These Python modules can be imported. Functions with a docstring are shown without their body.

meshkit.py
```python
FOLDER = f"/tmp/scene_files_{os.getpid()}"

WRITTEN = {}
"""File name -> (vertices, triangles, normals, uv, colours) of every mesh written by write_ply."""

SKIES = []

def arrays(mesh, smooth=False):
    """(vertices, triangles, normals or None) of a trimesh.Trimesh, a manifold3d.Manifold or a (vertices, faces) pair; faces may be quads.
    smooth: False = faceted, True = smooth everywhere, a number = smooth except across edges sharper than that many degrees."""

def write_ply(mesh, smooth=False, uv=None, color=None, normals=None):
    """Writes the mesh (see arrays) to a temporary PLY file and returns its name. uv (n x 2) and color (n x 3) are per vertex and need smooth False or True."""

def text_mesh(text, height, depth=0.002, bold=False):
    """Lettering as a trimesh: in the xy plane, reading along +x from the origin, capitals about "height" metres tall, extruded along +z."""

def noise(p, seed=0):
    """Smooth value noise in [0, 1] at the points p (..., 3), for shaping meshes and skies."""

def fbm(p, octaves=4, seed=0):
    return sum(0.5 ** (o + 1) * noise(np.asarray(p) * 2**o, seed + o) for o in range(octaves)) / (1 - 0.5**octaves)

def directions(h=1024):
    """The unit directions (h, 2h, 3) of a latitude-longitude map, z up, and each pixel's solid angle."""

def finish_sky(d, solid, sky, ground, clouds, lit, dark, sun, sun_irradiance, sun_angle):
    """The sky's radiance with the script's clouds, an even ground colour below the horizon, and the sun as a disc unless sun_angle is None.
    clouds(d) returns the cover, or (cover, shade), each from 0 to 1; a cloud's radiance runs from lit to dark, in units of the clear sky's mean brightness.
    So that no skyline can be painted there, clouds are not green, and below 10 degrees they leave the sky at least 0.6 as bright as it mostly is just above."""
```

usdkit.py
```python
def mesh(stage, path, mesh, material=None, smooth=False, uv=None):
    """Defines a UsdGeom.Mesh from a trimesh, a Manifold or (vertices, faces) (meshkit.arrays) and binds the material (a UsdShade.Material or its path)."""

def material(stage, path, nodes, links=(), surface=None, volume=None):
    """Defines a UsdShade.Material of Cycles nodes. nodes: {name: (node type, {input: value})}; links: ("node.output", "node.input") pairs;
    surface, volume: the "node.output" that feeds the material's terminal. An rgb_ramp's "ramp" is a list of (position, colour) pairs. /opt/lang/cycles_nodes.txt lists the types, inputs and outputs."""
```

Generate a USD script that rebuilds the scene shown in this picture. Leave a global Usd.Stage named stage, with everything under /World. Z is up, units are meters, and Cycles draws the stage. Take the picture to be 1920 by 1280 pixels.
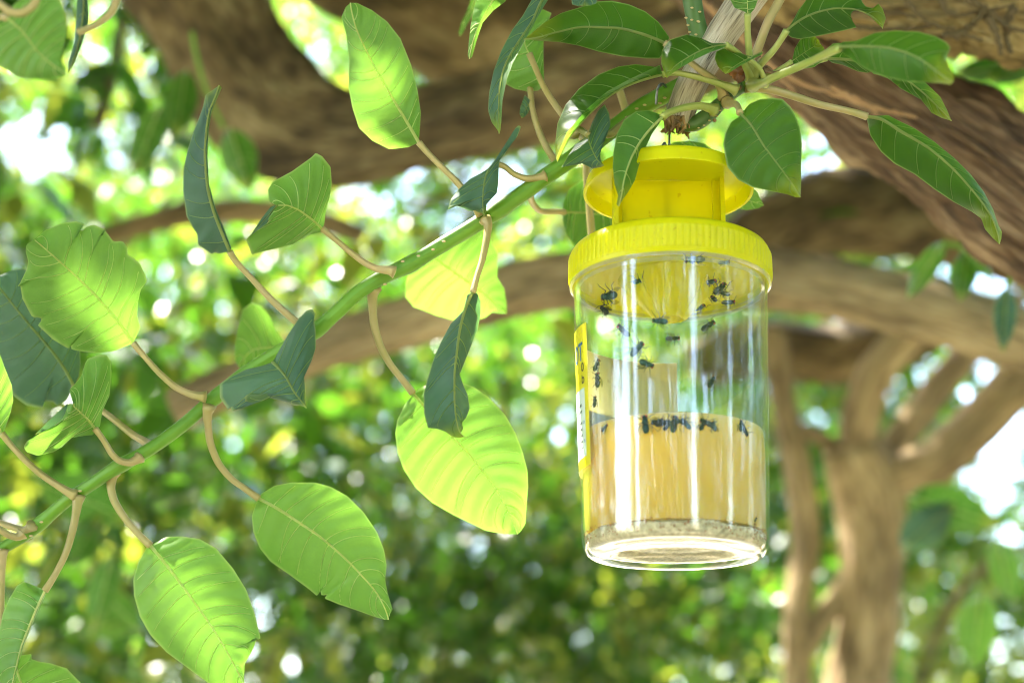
import math, random, numpy as np, trimesh, manifold3d as m3, usdkit, meshkit
from pxr import Usd, UsdGeom, UsdLux, UsdShade, Gf, Sdf, Vt

# ------------------------------------------------------------------ stage, camera, sky, sun, exposure
stage = Usd.Stage.CreateInMemory()
UsdGeom.SetStageUpAxis(stage, UsdGeom.Tokens.z)
UsdGeom.SetStageMetersPerUnit(stage, 1.0)
W = '/World'
UsdGeom.Xform.Define(stage, W)
stage.SetDefaultPrim(stage.GetPrimAtPath(W))
LK = W + '/Looks'
UsdGeom.Scope.Define(stage, LK)

PITCH = math.radians(17.5)
FPX = 2740.0                      # focal length in pixels of the 1920 wide photograph
EYE = np.array([0.0, 0.0, 1.6])
FW = np.array([0, math.cos(PITCH), math.sin(PITCH)])
UP = np.array([0, -math.sin(PITCH), math.cos(PITCH)])
RT = np.array([1.0, 0, 0])
EXPOSURE = 3.98
SUN_EL, SUN_AZ = math.radians(58), math.radians(-58)     # azimuth from +y (away from the camera) towards +x
SUN_INT, SKY_STR = 0.75, 0.14
FSTOP, FOCUS = 5.0, 0.725

cam = UsdGeom.Camera.Define(stage, W + '/camera')
cam.CreateHorizontalApertureAttr(36.0)
cam.CreateVerticalApertureAttr(36.0 * 682 / 1024)
cam.CreateFocalLengthAttr(36.0 * FPX / 1920)
cam.CreateClippingRangeAttr(Gf.Vec2f(0.02, 500))
cam.CreateFStopAttr(FSTOP)
cam.CreateFocusDistanceAttr(FOCUS)
cam.CreateExposureAttr(EXPOSURE)
mat = Gf.Matrix4d(1, 0, 0, 0, *UP, 0, *(-FW), 0, *EYE, 1)
UsdGeom.Xformable(cam).AddTransformOp().Set(mat)

SUN_DIR = np.array([math.cos(SUN_EL) * math.sin(SUN_AZ), math.cos(SUN_EL) * math.cos(SUN_AZ), math.sin(SUN_EL)])
usdkit.material(stage, LK + '/sky', {
    'sky': ('sky_texture', {'sky_type': 'single_scattering', 'sun_disc': False, 'sun_elevation': SUN_EL, 'sun_rotation': SUN_AZ, 'aerosol_density': 2.5}),
    'bg': ('background_shader', {'strength': SKY_STR})}, [('sky.color', 'bg.color')], surface='bg.background')
dome = UsdLux.DomeLight.Define(stage, W + '/sky')
UsdShade.MaterialBindingAPI.Apply(dome.GetPrim()).Bind(UsdShade.Material.Get(stage, LK + '/sky'))
dome.GetPrim().SetCustomDataByKey('kind', 'structure')
sun = UsdLux.DistantLight.Define(stage, W + '/sun')
sun.CreateIntensityAttr(SUN_INT)
sun.CreateAngleAttr(0.5)
sun.CreateNormalizeAttr(True)
sun.CreateColorAttr(Gf.Vec3f(1.0, 0.95, 0.86))
zx = SUN_DIR / np.linalg.norm(SUN_DIR)
xx = np.cross([0, 0, 1], zx); xx /= np.linalg.norm(xx)
yx = np.cross(zx, xx)
UsdGeom.Xformable(sun).AddTransformOp().Set(Gf.Matrix4d(*xx, 0, *yx, 0, *zx, 0, 0, 0, 0, 1))

# ------------------------------------------------------------------ helpers
rng = np.random.default_rng(7)
_used = {}

def numbered(path):
    n = _used.get(path, -1) + 1
    _used[path] = n
    return path if n == 0 else f'{path}_{n:03d}'

def setd(prim, label=None, cat=None, group=None, kind=None):
    for k, v in (('label', label), ('category', cat), ('group', group), ('kind', kind)):
        if v:
            prim.SetCustomDataByKey(k, v)

def obj(name, mesh, material, parent=W, smooth=False, uv=None, **data):
    parent = parent if isinstance(parent, str) else str(parent.GetPath())
    path = numbered(parent + '/' + name)
    m = usdkit.mesh(stage, path, mesh, LK + '/' + material, smooth=smooth, uv=uv)
    m.CreateDoubleSidedAttr(True)
    setd(m.GetPrim(), **data)
    return m.GetPrim()

def thing(name, label, cat, loc=(0, 0, 0), group=None, kind=None):
    x = UsdGeom.Xform.Define(stage, numbered(W + '/' + name))
    if any(loc):
        x.AddTranslateOp().Set(Gf.Vec3d(*map(float, loc)))
    setd(x.GetPrim(), label, cat, group, kind)
    return x.GetPrim()

def P(px, py, d):
    """the point seen at a pixel of the photograph at a depth d in metres along the lens axis"""
    return EYE + d * (FW + RT * (px - 960) / FPX + UP * (640 - py) / FPX)

def z4(ox, oy, pts, s=4.0):
    return [(ox + x / s, oy + y / s) for x, y in pts]

def resample(pts, n, smooth=True):
    pts = np.asarray(pts, float)
    if smooth and len(pts) > 2:
        t = np.concatenate([[0], np.cumsum(np.linalg.norm(np.diff(pts, axis=0), axis=1) ** 0.5 + 1e-9)])
        from scipy.interpolate import PchipInterpolator
        q = np.linspace(0, t[-1], 400)
        pts = np.stack([PchipInterpolator(t, pts[:, k])(q) for k in range(pts.shape[1])], 1)
    s = np.concatenate([[0], np.cumsum(np.linalg.norm(np.diff(pts, axis=0), axis=1))])
    q = np.linspace(0, s[-1], n)
    return np.stack([np.interp(q, s, pts[:, k]) for k in range(pts.shape[1])], 1)

def tube(pts, rad, k=10, caps=True, bump=None, uvscale=1.0):
    """(vertices, triangles, uv) of a tube through pts; bump(angle, length, radius) adds to the radius"""
    pts = np.asarray(pts, float)
    n = len(pts)
    rad = np.broadcast_to(np.asarray(rad, float), (n,))
    T = np.gradient(pts, axis=0)
    T /= np.linalg.norm(T, axis=1, keepdims=True) + 1e-12
    a = np.cross(T[0], [0, 0, 1.0])
    if np.linalg.norm(a) < 1e-3:
        a = np.cross(T[0], [0, 1.0, 0])
    N = [a / np.linalg.norm(a)]
    for i in range(1, n):
        v = N[-1] - T[i] * np.dot(N[-1], T[i])
        N.append(v / (np.linalg.norm(v) + 1e-12))
    N = np.array(N)
    B = np.cross(T, N)
    s = np.concatenate([[0], np.cumsum(np.linalg.norm(np.diff(pts, axis=0), axis=1))])
    kk = k + 1
    th = np.linspace(0, 2 * np.pi, kk)
    R = np.repeat(rad[:, None], kk, 1)
    if bump is not None:
        R = R + bump(np.repeat(th[None], n, 0), np.repeat(s[:, None], kk, 1), R)
    V = pts[:, None] + R[..., None] * (np.cos(th)[None, :, None] * N[:, None] + np.sin(th)[None, :, None] * B[:, None])
    V = V.reshape(-1, 3)
    uv = np.stack([np.repeat(th[None] / (2 * np.pi), n, 0), np.repeat(s[:, None], kk, 1) * uvscale], -1).reshape(-1, 2)
    F = []
    for i in range(n - 1):
        for j in range(k):
            p, q, r, t = i * kk + j, i * kk + j + 1, (i + 1) * kk + j + 1, (i + 1) * kk + j
            F += [(p, q, r), (p, r, t)]
    if caps:
        V = np.vstack([V, pts[0] - T[0] * 0.2 * rad[0], pts[-1] + T[-1] * 0.2 * rad[-1]])
        uv = np.vstack([uv, [0.5, 0], [0.5, s[-1] * uvscale]])
        for j in range(k):
            F += [(len(V) - 2, j + 1, j), (len(V) - 1, (n - 1) * kk + j, (n - 1) * kk + j + 1)]
    return V, np.array(F), uv

def ridge(pts, half, high, toward):
    """a thin raised rib along pts (vertices, triangles): two feet and a crest on the side of the point toward"""
    pts = np.asarray(pts, float); n = len(pts)
    T = np.gradient(pts, axis=0); T /= np.linalg.norm(T, axis=1, keepdims=True) + 1e-12
    N = toward - pts; N -= T * (N * T).sum(1, keepdims=True); N /= np.linalg.norm(N, axis=1, keepdims=True) + 1e-12
    S = np.cross(T, N)
    half = np.broadcast_to(half, (n,))[:, None]; high = np.broadcast_to(high, (n,))[:, None]
    V = np.stack([pts - S * half + N * 0.00003, pts - S * half * 0.5 + N * high * 0.85, pts + S * half * 0.5 + N * high * 0.85, pts + S * half + N * 0.00003], 1).reshape(-1, 3)
    F = []
    for i in range(n - 1):
        for j in range(3):
            a = i * 4 + j
            F += [(a, a + 1, a + 5), (a, a + 5, a + 4)]
    return V, np.array(F)

def join(parts):
    V, F, n = [], [], 0
    for p in parts:
        V.append(p[0]); F.append(np.asarray(p[1]) + n); n += len(p[0])
    return np.vstack(V), np.vstack(F)

def lathe(profile, k=96, amp=None, teeth=0):
    """solid of revolution about z of a closed profile [(r, z) ...]; amp gives each row's depth of vertical ribs, teeth their number"""
    pr = np.asarray(profile, float)
    n = len(pr)
    th = np.linspace(0, 2 * np.pi, k, endpoint=False)
    R = np.repeat(pr[:, 0][:, None], k, 1)
    if amp is not None:
        R = R + np.asarray(amp, float)[:, None] * np.abs(np.cos(th * teeth / 2))[None]
    V = np.stack([R * np.cos(th), R * np.sin(th), np.repeat(pr[:, 1][:, None], k, 1)], -1).reshape(-1, 3)
    i, j = np.meshgrid(np.arange(n), np.arange(k), indexing='ij')
    i2, j2 = (i + 1) % n, (j + 1) % k
    A, Bq, C, Dq = (x.ravel() for x in (i * k + j, i * k + j2, i2 * k + j2, i2 * k + j))
    F = np.vstack([np.stack([A, Bq, C], 1), np.stack([A, C, Dq], 1)])
    m = trimesh.Trimesh(V, F, process=True)
    m.update_faces(m.nondegenerate_faces())
    trimesh.repair.fix_normals(m)
    return m

# ------------------------------------------------------------------ materials
def simple(name, color, rough=0.5, **kw):
    usdkit.material(stage, f'{LK}/{name}', {'p': ('principled_bsdf', {'base_color': color, 'roughness': rough, **kw})}, surface='p.BSDF')

def noisy(name, c1, c2, scale, rough=0.6, bump=0.0, detail=4, obj_space=True, stretch=(1, 1, 1), dist=0.002, **kw):
    n = {'t': ('texture_coordinate', {}), 'm': ('mapping', {'scale': stretch}), 'n': ('noise_texture', {'scale': scale, 'detail': detail, 'roughness': 0.6}),
         'r': ('rgb_ramp', {'ramp': [(0.3, c1), (0.7, c2)]}), 'p': ('principled_bsdf', {'roughness': rough, **kw})}
    l = [('t.' + ('object' if obj_space else 'UV'), 'm.vector'), ('m.vector', 'n.vector'), ('n.fac', 'r.fac'), ('r.color', 'p.base_color')]
    if bump:
        n['b'] = ('bump', {'strength': bump, 'distance': dist})
        l += [('n.fac', 'b.height'), ('b.normal', 'p.normal')]
    usdkit.material(stage, f'{LK}/{name}', n, l, surface='p.BSDF')

def leaf_material(name, upper, upper2, under, trans, rough=0.42, tip=None):
    """two-sided leaf: glossy darker upper face, matte paler underside, light passing through both"""
    n = {'t': ('texture_coordinate', {}), 'g': ('geometry', {}), 's': ('separate_xyz', {}),
         'n1': ('noise_texture', {'scale': 55, 'detail': 3}), 'n2': ('noise_texture', {'scale': 500, 'detail': 2}),
         'r': ('rgb_ramp', {'ramp': [(0.3, upper), (0.72, upper2)]}),
         'und': ('mix', {'fac': 0.0, 'color1': under, 'color2': [c * 1.25 for c in under]}),
         'side': ('mix', {}), 'vv': ('voronoi_texture', {'feature': 'distance_to_edge', 'scale': 900}),
         'vr': ('rgb_ramp', {'ramp': [(0.0, (1.18, 1.18, 1.1)), (0.12, (1, 1, 1))]}),
         'mul': ('mix', {'mix_type': 'multiply', 'fac': 0.8}),
         'tm': ('math', {'math_type': 'subtract', 'value2': 0.5}), 'ta': ('math', {'math_type': 'absolute'}),
         'tn': ('math', {'math_type': 'multiply', 'value2': 2.0}),
         'tr': ('rgb_ramp', {'ramp': [(0, (0, 0, 0)), (0.945, (0, 0, 0)), (0.985, (0.75, 0.75, 0.75)), (1, (0.75, 0.75, 0.75))]}),
         'edge': ('mix', {'color2': (0.40, 0.46, 0.16)}),
         'bmp': ('bump', {'strength': 0.12, 'distance': 0.0004}),
         'p': ('principled_bsdf', {'roughness': rough, 'specular_ior_level': 0.34}),
         'tc': ('mix', {'mix_type': 'multiply', 'fac': 0.7, 'color1': trans}),
         'tl': ('translucent_bsdf', {}), 'mx': ('mix_closure', {'fac': 0.46})}
    l = [('t.UV', 's.vector'), ('s.y', 'tm.value1'), ('tm.value', 'ta.value1'), ('ta.value', 'tn.value1'), ('tn.value', 'tr.fac'),
         ('t.object', 'n1.vector'), ('t.object', 'n2.vector'), ('t.object', 'vv.vector'), ('n1.fac', 'r.fac'), ('n1.fac', 'und.fac'),
         ('r.color', 'side.color1'), ('und.color', 'side.color2'), ('g.backfacing', 'side.fac'),
         ('vv.distance', 'vr.fac'), ('side.color', 'mul.color1'), ('vr.color', 'mul.color2'),
         ('mul.color', 'edge.color1'), ('tr.color', 'edge.fac'),
         ('n2.fac', 'bmp.height'), ('bmp.normal', 'p.normal'), ('vr.color', 'tc.color2'), ('tc.color', 'tl.color'),
         ('p.BSDF', 'mx.closure1'), ('tl.BSDF', 'mx.closure2')]
    n['sp'] = ('noise_texture', {'scale': 170, 'detail': 3, 'roughness': 0.7})
    n['sr'] = ('rgb_ramp', {'ramp': [(0, (0, 0, 0)), (0.70, (0, 0, 0)), (0.745, (0.7, 0.7, 0.7)), (1, (0.9, 0.9, 0.9))]})
    n['sm'] = ('mix', {'color2': (0.24, 0.22, 0.05)})
    l += [('t.object', 'sp.vector'), ('sp.fac', 'sr.fac'), ('edge.color', 'sm.color1'), ('sr.color', 'sm.fac')]
    last = 'sm.color'
    if tip:
        n['tp'] = ('rgb_ramp', {'ramp': [(0.0, (0, 0, 0)), (tip[0], (0, 0, 0)), (1.0, (1, 1, 1))]})
        n['tq'] = ('math', {'math_type': 'multiply', 'use_clamp': True})
        n['tw'] = ('math', {'math_type': 'multiply', 'value2': 1.7})
        n['ty'] = ('mix', {'color2': tip[1]})
        n['tz'] = ('mix', {'color2': (0.55, 0.62, 0.04)})
        l += [('s.x', 'tp.fac'), ('tp.color', 'tq.value1'), ('n1.fac', 'tw.value1'), ('tw.value', 'tq.value2'), ('tq.value', 'ty.fac'), (last, 'ty.color1'),
              ('tc.color', 'tz.color1'), ('tq.value', 'tz.fac'), ('tz.color', 'tl.color')]
        l.remove(('tc.color', 'tl.color'))
        last = 'ty.color'
    l.append((last, 'p.base_color'))
    usdkit.material(stage, f'{LK}/{name}', n, l, surface='mx.closure')

TR = (0.14, 0.36, 0.03)
leaf_material('leaf_green', (0.020, 0.058, 0.005), (0.040, 0.094, 0.008), (0.085, 0.18, 0.035), TR, tip=(0.72, (0.30, 0.34, 0.02)))
leaf_material('leaf_blue', (0.062, 0.125, 0.092), (0.095, 0.17, 0.13), (0.11, 0.20, 0.07), (0.09, 0.21, 0.05), rough=0.5, tip=(0.85, (0.25, 0.33, 0.02)))
leaf_material('leaf_pale', (0.05, 0.13, 0.02), (0.07, 0.17, 0.03), (0.12, 0.24, 0.04), (0.21, 0.45, 0.045))
def vein(name, c, t):
    usdkit.material(stage, f'{LK}/{name}', {'p': ('principled_bsdf', {'base_color': c, 'roughness': 0.55}), 'tl': ('translucent_bsdf', {'color': t}), 'm': ('mix_closure', {'fac': 0.62})}, [('p.BSDF', 'm.closure1'), ('tl.BSDF', 'm.closure2')], surface='m.closure')
vein('midrib_pale', (0.52, 0.54, 0.20), (0.88, 0.90, 0.40))
vein('vein_pale', (0.36, 0.46, 0.15), (0.88, 0.93, 0.45))
vein('midrib', (0.32, 0.38, 0.12), (0.46, 0.52, 0.14))
vein('vein', (0.18, 0.26, 0.08), (0.42, 0.56, 0.14))
noisy('petiole', (0.34, 0.28, 0.075), (0.42, 0.31, 0.13), 60, 0.45)
noisy('petiole_green', (0.28, 0.34, 0.06), (0.36, 0.36, 0.09), 60, 0.45)
noisy('green_stem', (0.10, 0.235, 0.008), (0.15, 0.31, 0.014), 40, 0.55, bump=0.05)
noisy('green_stem_dark', (0.05, 0.11, 0.018), (0.08, 0.16, 0.03), 40, 0.4, bump=0.1)
simple('lenticel', (0.55, 0.40, 0.18), 0.7)
noisy('dry_leaf', (0.25, 0.09, 0.02), (0.40, 0.17, 0.05), 60, 0.6)

def bark(name, dark, mid, light, along=5.0, around=14.0, fine=60, bump=0.7, dist=0.01, rough=0.85):
    n = {'t': ('texture_coordinate', {}), 'm': ('mapping', {'scale': (around, along, 1)}), 'm2': ('mapping', {'scale': (around * 4, along * 3, 1)}),
         'n': ('noise_texture', {'scale': 1.0, 'detail': 6, 'roughness': 0.62, 'distortion': 0.6}),
         'n2': ('noise_texture', {'scale': 1.0, 'detail': 4, 'roughness': 0.6}), 'n3': ('noise_texture', {'scale': 7, 'detail': 2}),
         'a': ('mix', {'fac': 0.45}), 'r': ('rgb_ramp', {'ramp': [(0.36, dark), (0.5, mid), (0.64, light)]}),
         'h': ('hsv', {}), 'hm': ('map_range', {'from_min': 0.3, 'from_max': 0.7, 'to_min': 0.6, 'to_max': 1.4}),
         'b': ('bump', {'strength': bump, 'distance': dist}), 'p': ('principled_bsdf', {'roughness': rough, 'specular_ior_level': 0.3})}
    l = [('t.UV', 'm.vector'), ('t.UV', 'm2.vector'), ('m.vector', 'n.vector'), ('m2.vector', 'n2.vector'), ('t.object', 'n3.vector'), ('n.fac', 'a.color1'), ('n2.fac', 'a.color2'),
         ('a.color', 'r.fac'), ('r.color', 'h.color'), ('n3.fac', 'hm.value'), ('hm.result', 'h.value'), ('h.color', 'p.base_color'), ('a.color', 'b.height'), ('b.normal', 'p.normal')]
    usdkit.material(stage, f'{LK}/{name}', n, l, surface='p.BSDF')

bark('bark', (0.028, 0.018, 0.008), (0.135, 0.093, 0.038), (0.32, 0.25, 0.12), along=10, around=11)
bark('bark_pale', (0.10, 0.07, 0.035), (0.28, 0.20, 0.095), (0.44, 0.34, 0.18), along=9, around=10)
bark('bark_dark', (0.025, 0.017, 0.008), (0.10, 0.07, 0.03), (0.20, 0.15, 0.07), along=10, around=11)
bark('bark_near', (0.035, 0.02, 0.01), (0.16, 0.09, 0.042), (0.42, 0.28, 0.15), along=8, around=30, dist=0.012)
bark('bark_flaky', (0.07, 0.04, 0.015), (0.30, 0.20, 0.07), (0.46, 0.33, 0.13), along=16, around=10, dist=0.01)
bark('twig_bark', (0.06, 0.04, 0.025), (0.44, 0.36, 0.25), (0.54, 0.46, 0.34), along=4, around=18, dist=0.002, bump=0.9)
noisy('broken_wood', (0.05, 0.028, 0.015), (0.40, 0.24, 0.09), 130, 0.85, bump=0.8)
noisy('bark_strip', (0.26, 0.12, 0.04), (0.45, 0.26, 0.11), 30, 0.7)

def bg_leaf(name, ramp, trans, gloss=0.27):
    n = {'g': ('geometry', {}), 'r': ('rgb_ramp', {'ramp': ramp}), 'r2': ('rgb_ramp', {'ramp': trans}),
         'p': ('principled_bsdf', {'roughness': gloss, 'specular_ior_level': 0.5}), 'tl': ('translucent_bsdf', {}), 'mx': ('mix_closure', {'fac': 0.5})}
    l = [('g.random_per_island', 'r.fac'), ('g.random_per_island', 'r2.fac'), ('r.color', 'p.base_color'), ('r2.color', 'tl.color'), ('p.BSDF', 'mx.closure1'), ('tl.BSDF', 'mx.closure2')]
    usdkit.material(stage, f'{LK}/{name}', n, l, surface='mx.closure')

bg_leaf('foliage_green', [(0, (0.025, 0.07, 0.012)), (0.5, (0.05, 0.11, 0.015)), (0.85, (0.10, 0.14, 0.025)), (1, (0.14, 0.09, 0.03))],
        [(0, (0.08, 0.22, 0.010)), (0.5, (0.17, 0.34, 0.014)), (0.85, (0.34, 0.42, 0.025)), (1, (0.32, 0.21, 0.05))])
bg_leaf('foliage_dry', [(0, (0.08, 0.10, 0.02)), (0.3, (0.14, 0.10, 0.03)), (1, (0.18, 0.10, 0.04))],
        [(0, (0.30, 0.36, 0.03)), (0.3, (0.30, 0.20, 0.04)), (1, (0.30, 0.16, 0.06))])
noisy('soil', (0.36, 0.30, 0.18), (0.55, 0.48, 0.33), 0.8, 0.9)

# ------------------------------------------------------------------ the ground
gx = np.linspace(-1, 1, 41)
gx = np.sign(gx) * np.abs(gx) ** 2.2 * 90
GX, GY = np.meshgrid(gx, gx)
GZ = 0.12 * (meshkit.fbm(np.stack([GX * 0.3, GY * 0.3, GX * 0], -1), 3, 2) - 0.5)
gv = np.stack([GX, GY, GZ], -1).reshape(-1, 3)
gf = []
for i in range(40):
    for j in range(40):
        a = i * 41 + j
        gf += [(a, a + 1, a + 42), (a, a + 42, a + 41)]
obj('ground', (gv, np.array(gf)), 'soil', smooth=True, kind='structure')

# ------------------------------------------------------------------ big limbs and trees
def bark_bump(amp, seed, around=7, along=9, ridge=1):
    def f(th, s, R):
        p = np.stack([np.cos(th) * around / 2.6, np.sin(th) * around / 2.6, s * along], -1)
        b = meshkit.fbm(p, 4, seed) - 0.5
        if ridge == 2:
            b = np.abs(meshkit.fbm(p, 4, seed) - 0.5) * 2.2 - 0.3
        p2 = np.stack([np.cos(th) * 1.3, np.sin(th) * 1.3, s * 3.0], -1)
        return R * (amp * b * 2 + 0.28 * (meshkit.fbm(p2, 2, seed + 9) - 0.5) * 2)
    return f

def limb_mesh(px_pts, d, rpx, n=120, k=44, amp=0.17, seed=1, extend=None, along=9, around=7):
    """a limb along photograph pixels at depths d, of the radii rpx in pixels; extend adds world points (x, y, z, r) at its end"""
    m = len(px_pts)
    dd = np.interp(np.linspace(0, 1, m), np.linspace(0, 1, np.size(d)), np.atleast_1d(d))
    rr = np.interp(np.linspace(0, 1, m), np.linspace(0, 1, np.size(rpx)), np.atleast_1d(rpx))
    q = [np.append(P(x, y, z), r / FPX * z) for (x, y), z, r in zip(px_pts, dd, rr)]
    if extend:
        q += [np.array(e, float) for e in extend]
    q = resample(q, n)
    return tube(q[:, :3], q[:, 3], k, True, bark_bump(amp, seed, around, along, 2 if k > 100 else 1))

def limb(name, label, px_pts, d, rpx, material='bark', parent=None, group=None, **kw):
    v, f, uv = limb_mesh(px_pts, d, rpx, **kw)
    if parent is not None:
        return obj(name, (v, f), material, parent, True, uv)
    return obj(name, (v, f), material, W, True, uv, label=label, cat='tree limb', group=group)

_obj = obj
def obj(name, mesh, material, parent=W, smooth=False, uv=None, cat=None, **data):
    p = _obj(name, mesh, material, parent, smooth, uv, **data)
    if cat:
        p.SetCustomDataByKey('category', cat)
    return p

limb('tree_limb', 'thick gnarled brown limb bending down from the upper left behind the leaves', [(300, -110), (400, 40), (480, 170), (560, 245), (690, 262), (850, 225), (1050, 172), (1250, 120), (1420, 40), (1560, -60)], [1.9, 1.75, 1.6], [120, 112, 95, 78, 76, 82, 95], n=160, amp=0.2, seed=3)
limb('tree_limb', 'shaded brown limb crossing the top edge left of the green twig', [(600, -90), (740, -10), (880, 55), (1080, 45), (1300, -10), (1420, -80)], 2.3, [80, 96, 100, 90], seed=4)
near = thing('shaggy_limb', 'large shaggy reddish brown limb running down to the right edge', 'tree limb')
v, f, uv = limb_mesh([(1330, -60), (1440, 40), (1560, 130), (1700, 222), (1840, 318), (1960, 405), (2150, 560)], [1.15, 1.08, 1.05, 1.02], [95, 100, 112, 124, 128], n=340, k=150, amp=0.17, seed=6, along=16, around=26)
obj('limb', (v, f), 'bark_near', near, True, uv)
srng = np.random.default_rng(5)
def strip(parent, px, d, r, mat='bark_strip', flat=0.35):
    q = resample([P(x, y, d) for x, y in px], 26)
    q += srng.normal(0, 0.0004, q.shape)
    v, f, uv = tube(q, np.linspace(r, r * 0.5, 26) * (1 + 0.35 * srng.normal(0, 0.5, 26)).clip(0.4, 1.6), 6)
    obj('bark_strip', (v, f), mat, parent, True)
for px, d, r in [([(1290, -20), (1400, 80), (1470, 140), (1560, 175), (1650, 205), (1720, 220)], 0.985, 0.0022),
                 ([(1330, 10), (1420, 95), (1480, 165), (1500, 185)], 0.985, 0.0018),
                 ([(1560, 165), (1640, 200), (1700, 215)], 0.98, 0.0016),
                 ([(1600, 180), (1640, 210), (1650, 222)], 0.975, 0.0013)]:
    strip(near, px, d, r)
top = thing('flaky_limb', 'flaky ochre brown limb with loose bark across the top right corner', 'tree limb')
v, f, uv = limb_mesh([(1380, -60), (1520, -10), (1640, 18), (1780, 20), (1920, 45), (2060, 60)], 1.0, [56, 62, 70, 80, 84], n=260, k=120, amp=0.22, seed=8, along=45, around=20)
obj('limb', (v, f), 'bark_flaky', top, True, uv)
for px, d, r in [([(1760, -10), (1790, 30), (1840, 22), (1900, 10)], 0.93, 0.002), ([(1700, 0), (1740, 40), (1790, 55)], 0.925, 0.0018),
                 ([(1790, 70), (1830, 40), (1850, 10)], 0.925, 0.0026), ([(1850, 30), (1870, 70), (1875, 105)], 0.925, 0.0026),
                 ([(1900, 20), (1885, 60), (1895, 100)], 0.93, 0.003), ([(1770, 66), (1800, 66), (1840, 75)], 0.925, 0.0024),
                 ([(1810, 0), (1850, 20), (1890, 50), (1930, 60)], 0.925, 0.0022), ([(1560, 30), (1640, 20), (1720, 35)], 0.94, 0.0018),
                 ([(1600, 50), (1690, 55), (1760, 45)], 0.94, 0.0018)]:
    strip(top, px, d, r, 'bark')
limb('tree_limb', 'long arching pale brown limb passing behind the jar', [(330, 770), (450, 715), (590, 655), (720, 615), (860, 575), (1000, 536), (1150, 520), (1300, 520), (1500, 532), (1700, 572), (1900, 632), (2100, 700)], 1.75, [38, 44, 48, 52, 55, 57, 60, 62], material='bark_pale', n=160, seed=11, amp=0.12)
limb('tree_limb', 'thin blurred tan limb crossing the foliage at the far left', [(180, 455), (250, 428), (350, 404), (450, 398), (560, 408), (680, 445)], 2.6, [16, 24, 24, 18], material='bark_pale', seed=12)
limb('tree_limb', 'broad shadowy limb behind the long dark leaf on the right', [(1380, 470), (1460, 425), (1560, 395), (1700, 388), (1860, 420), (2000, 480)], 2.8, [60, 78, 88, 95], seed=13)
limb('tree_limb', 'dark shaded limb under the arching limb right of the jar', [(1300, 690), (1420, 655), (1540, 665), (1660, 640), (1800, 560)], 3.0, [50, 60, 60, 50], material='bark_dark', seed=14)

def at_ground(x, y, d, z=0.0):
    p = P(x, y, d)
    return np.array([p[0], p[1], z])

tree = thing('forked_tree', 'forked tan tree with two leaning trunks at the lower right', 'tree')
D = 2.7
g = P(1625, 1330, D)
v, f, uv = limb_mesh([(1600, 830), (1622, 900), (1640, 1000), (1628, 1150), (1610, 1330)], D, [54, 62, 60, 56, 60], n=120, seed=20, extend=[(g[0] - 0.03, g[1], 0.9, 0.08), (g[0] - 0.05, g[1], -0.1, 0.11)])
obj('trunk', (v, f), 'bark_pale', tree, True, uv)
g = P(1500, 1330, D)
v, f, uv = limb_mesh([(1450, 610), (1466, 740), (1490, 860), (1512, 1000), (1494, 1150), (1500, 1330)], D, [22, 23, 25, 26, 30], n=120, seed=21, extend=[(g[0], g[1], 0.9, 0.04), (g[0] + 0.02, g[1], -0.1, 0.06)])
obj('trunk', (v, f), 'bark_pale', tree, True, uv)
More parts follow.
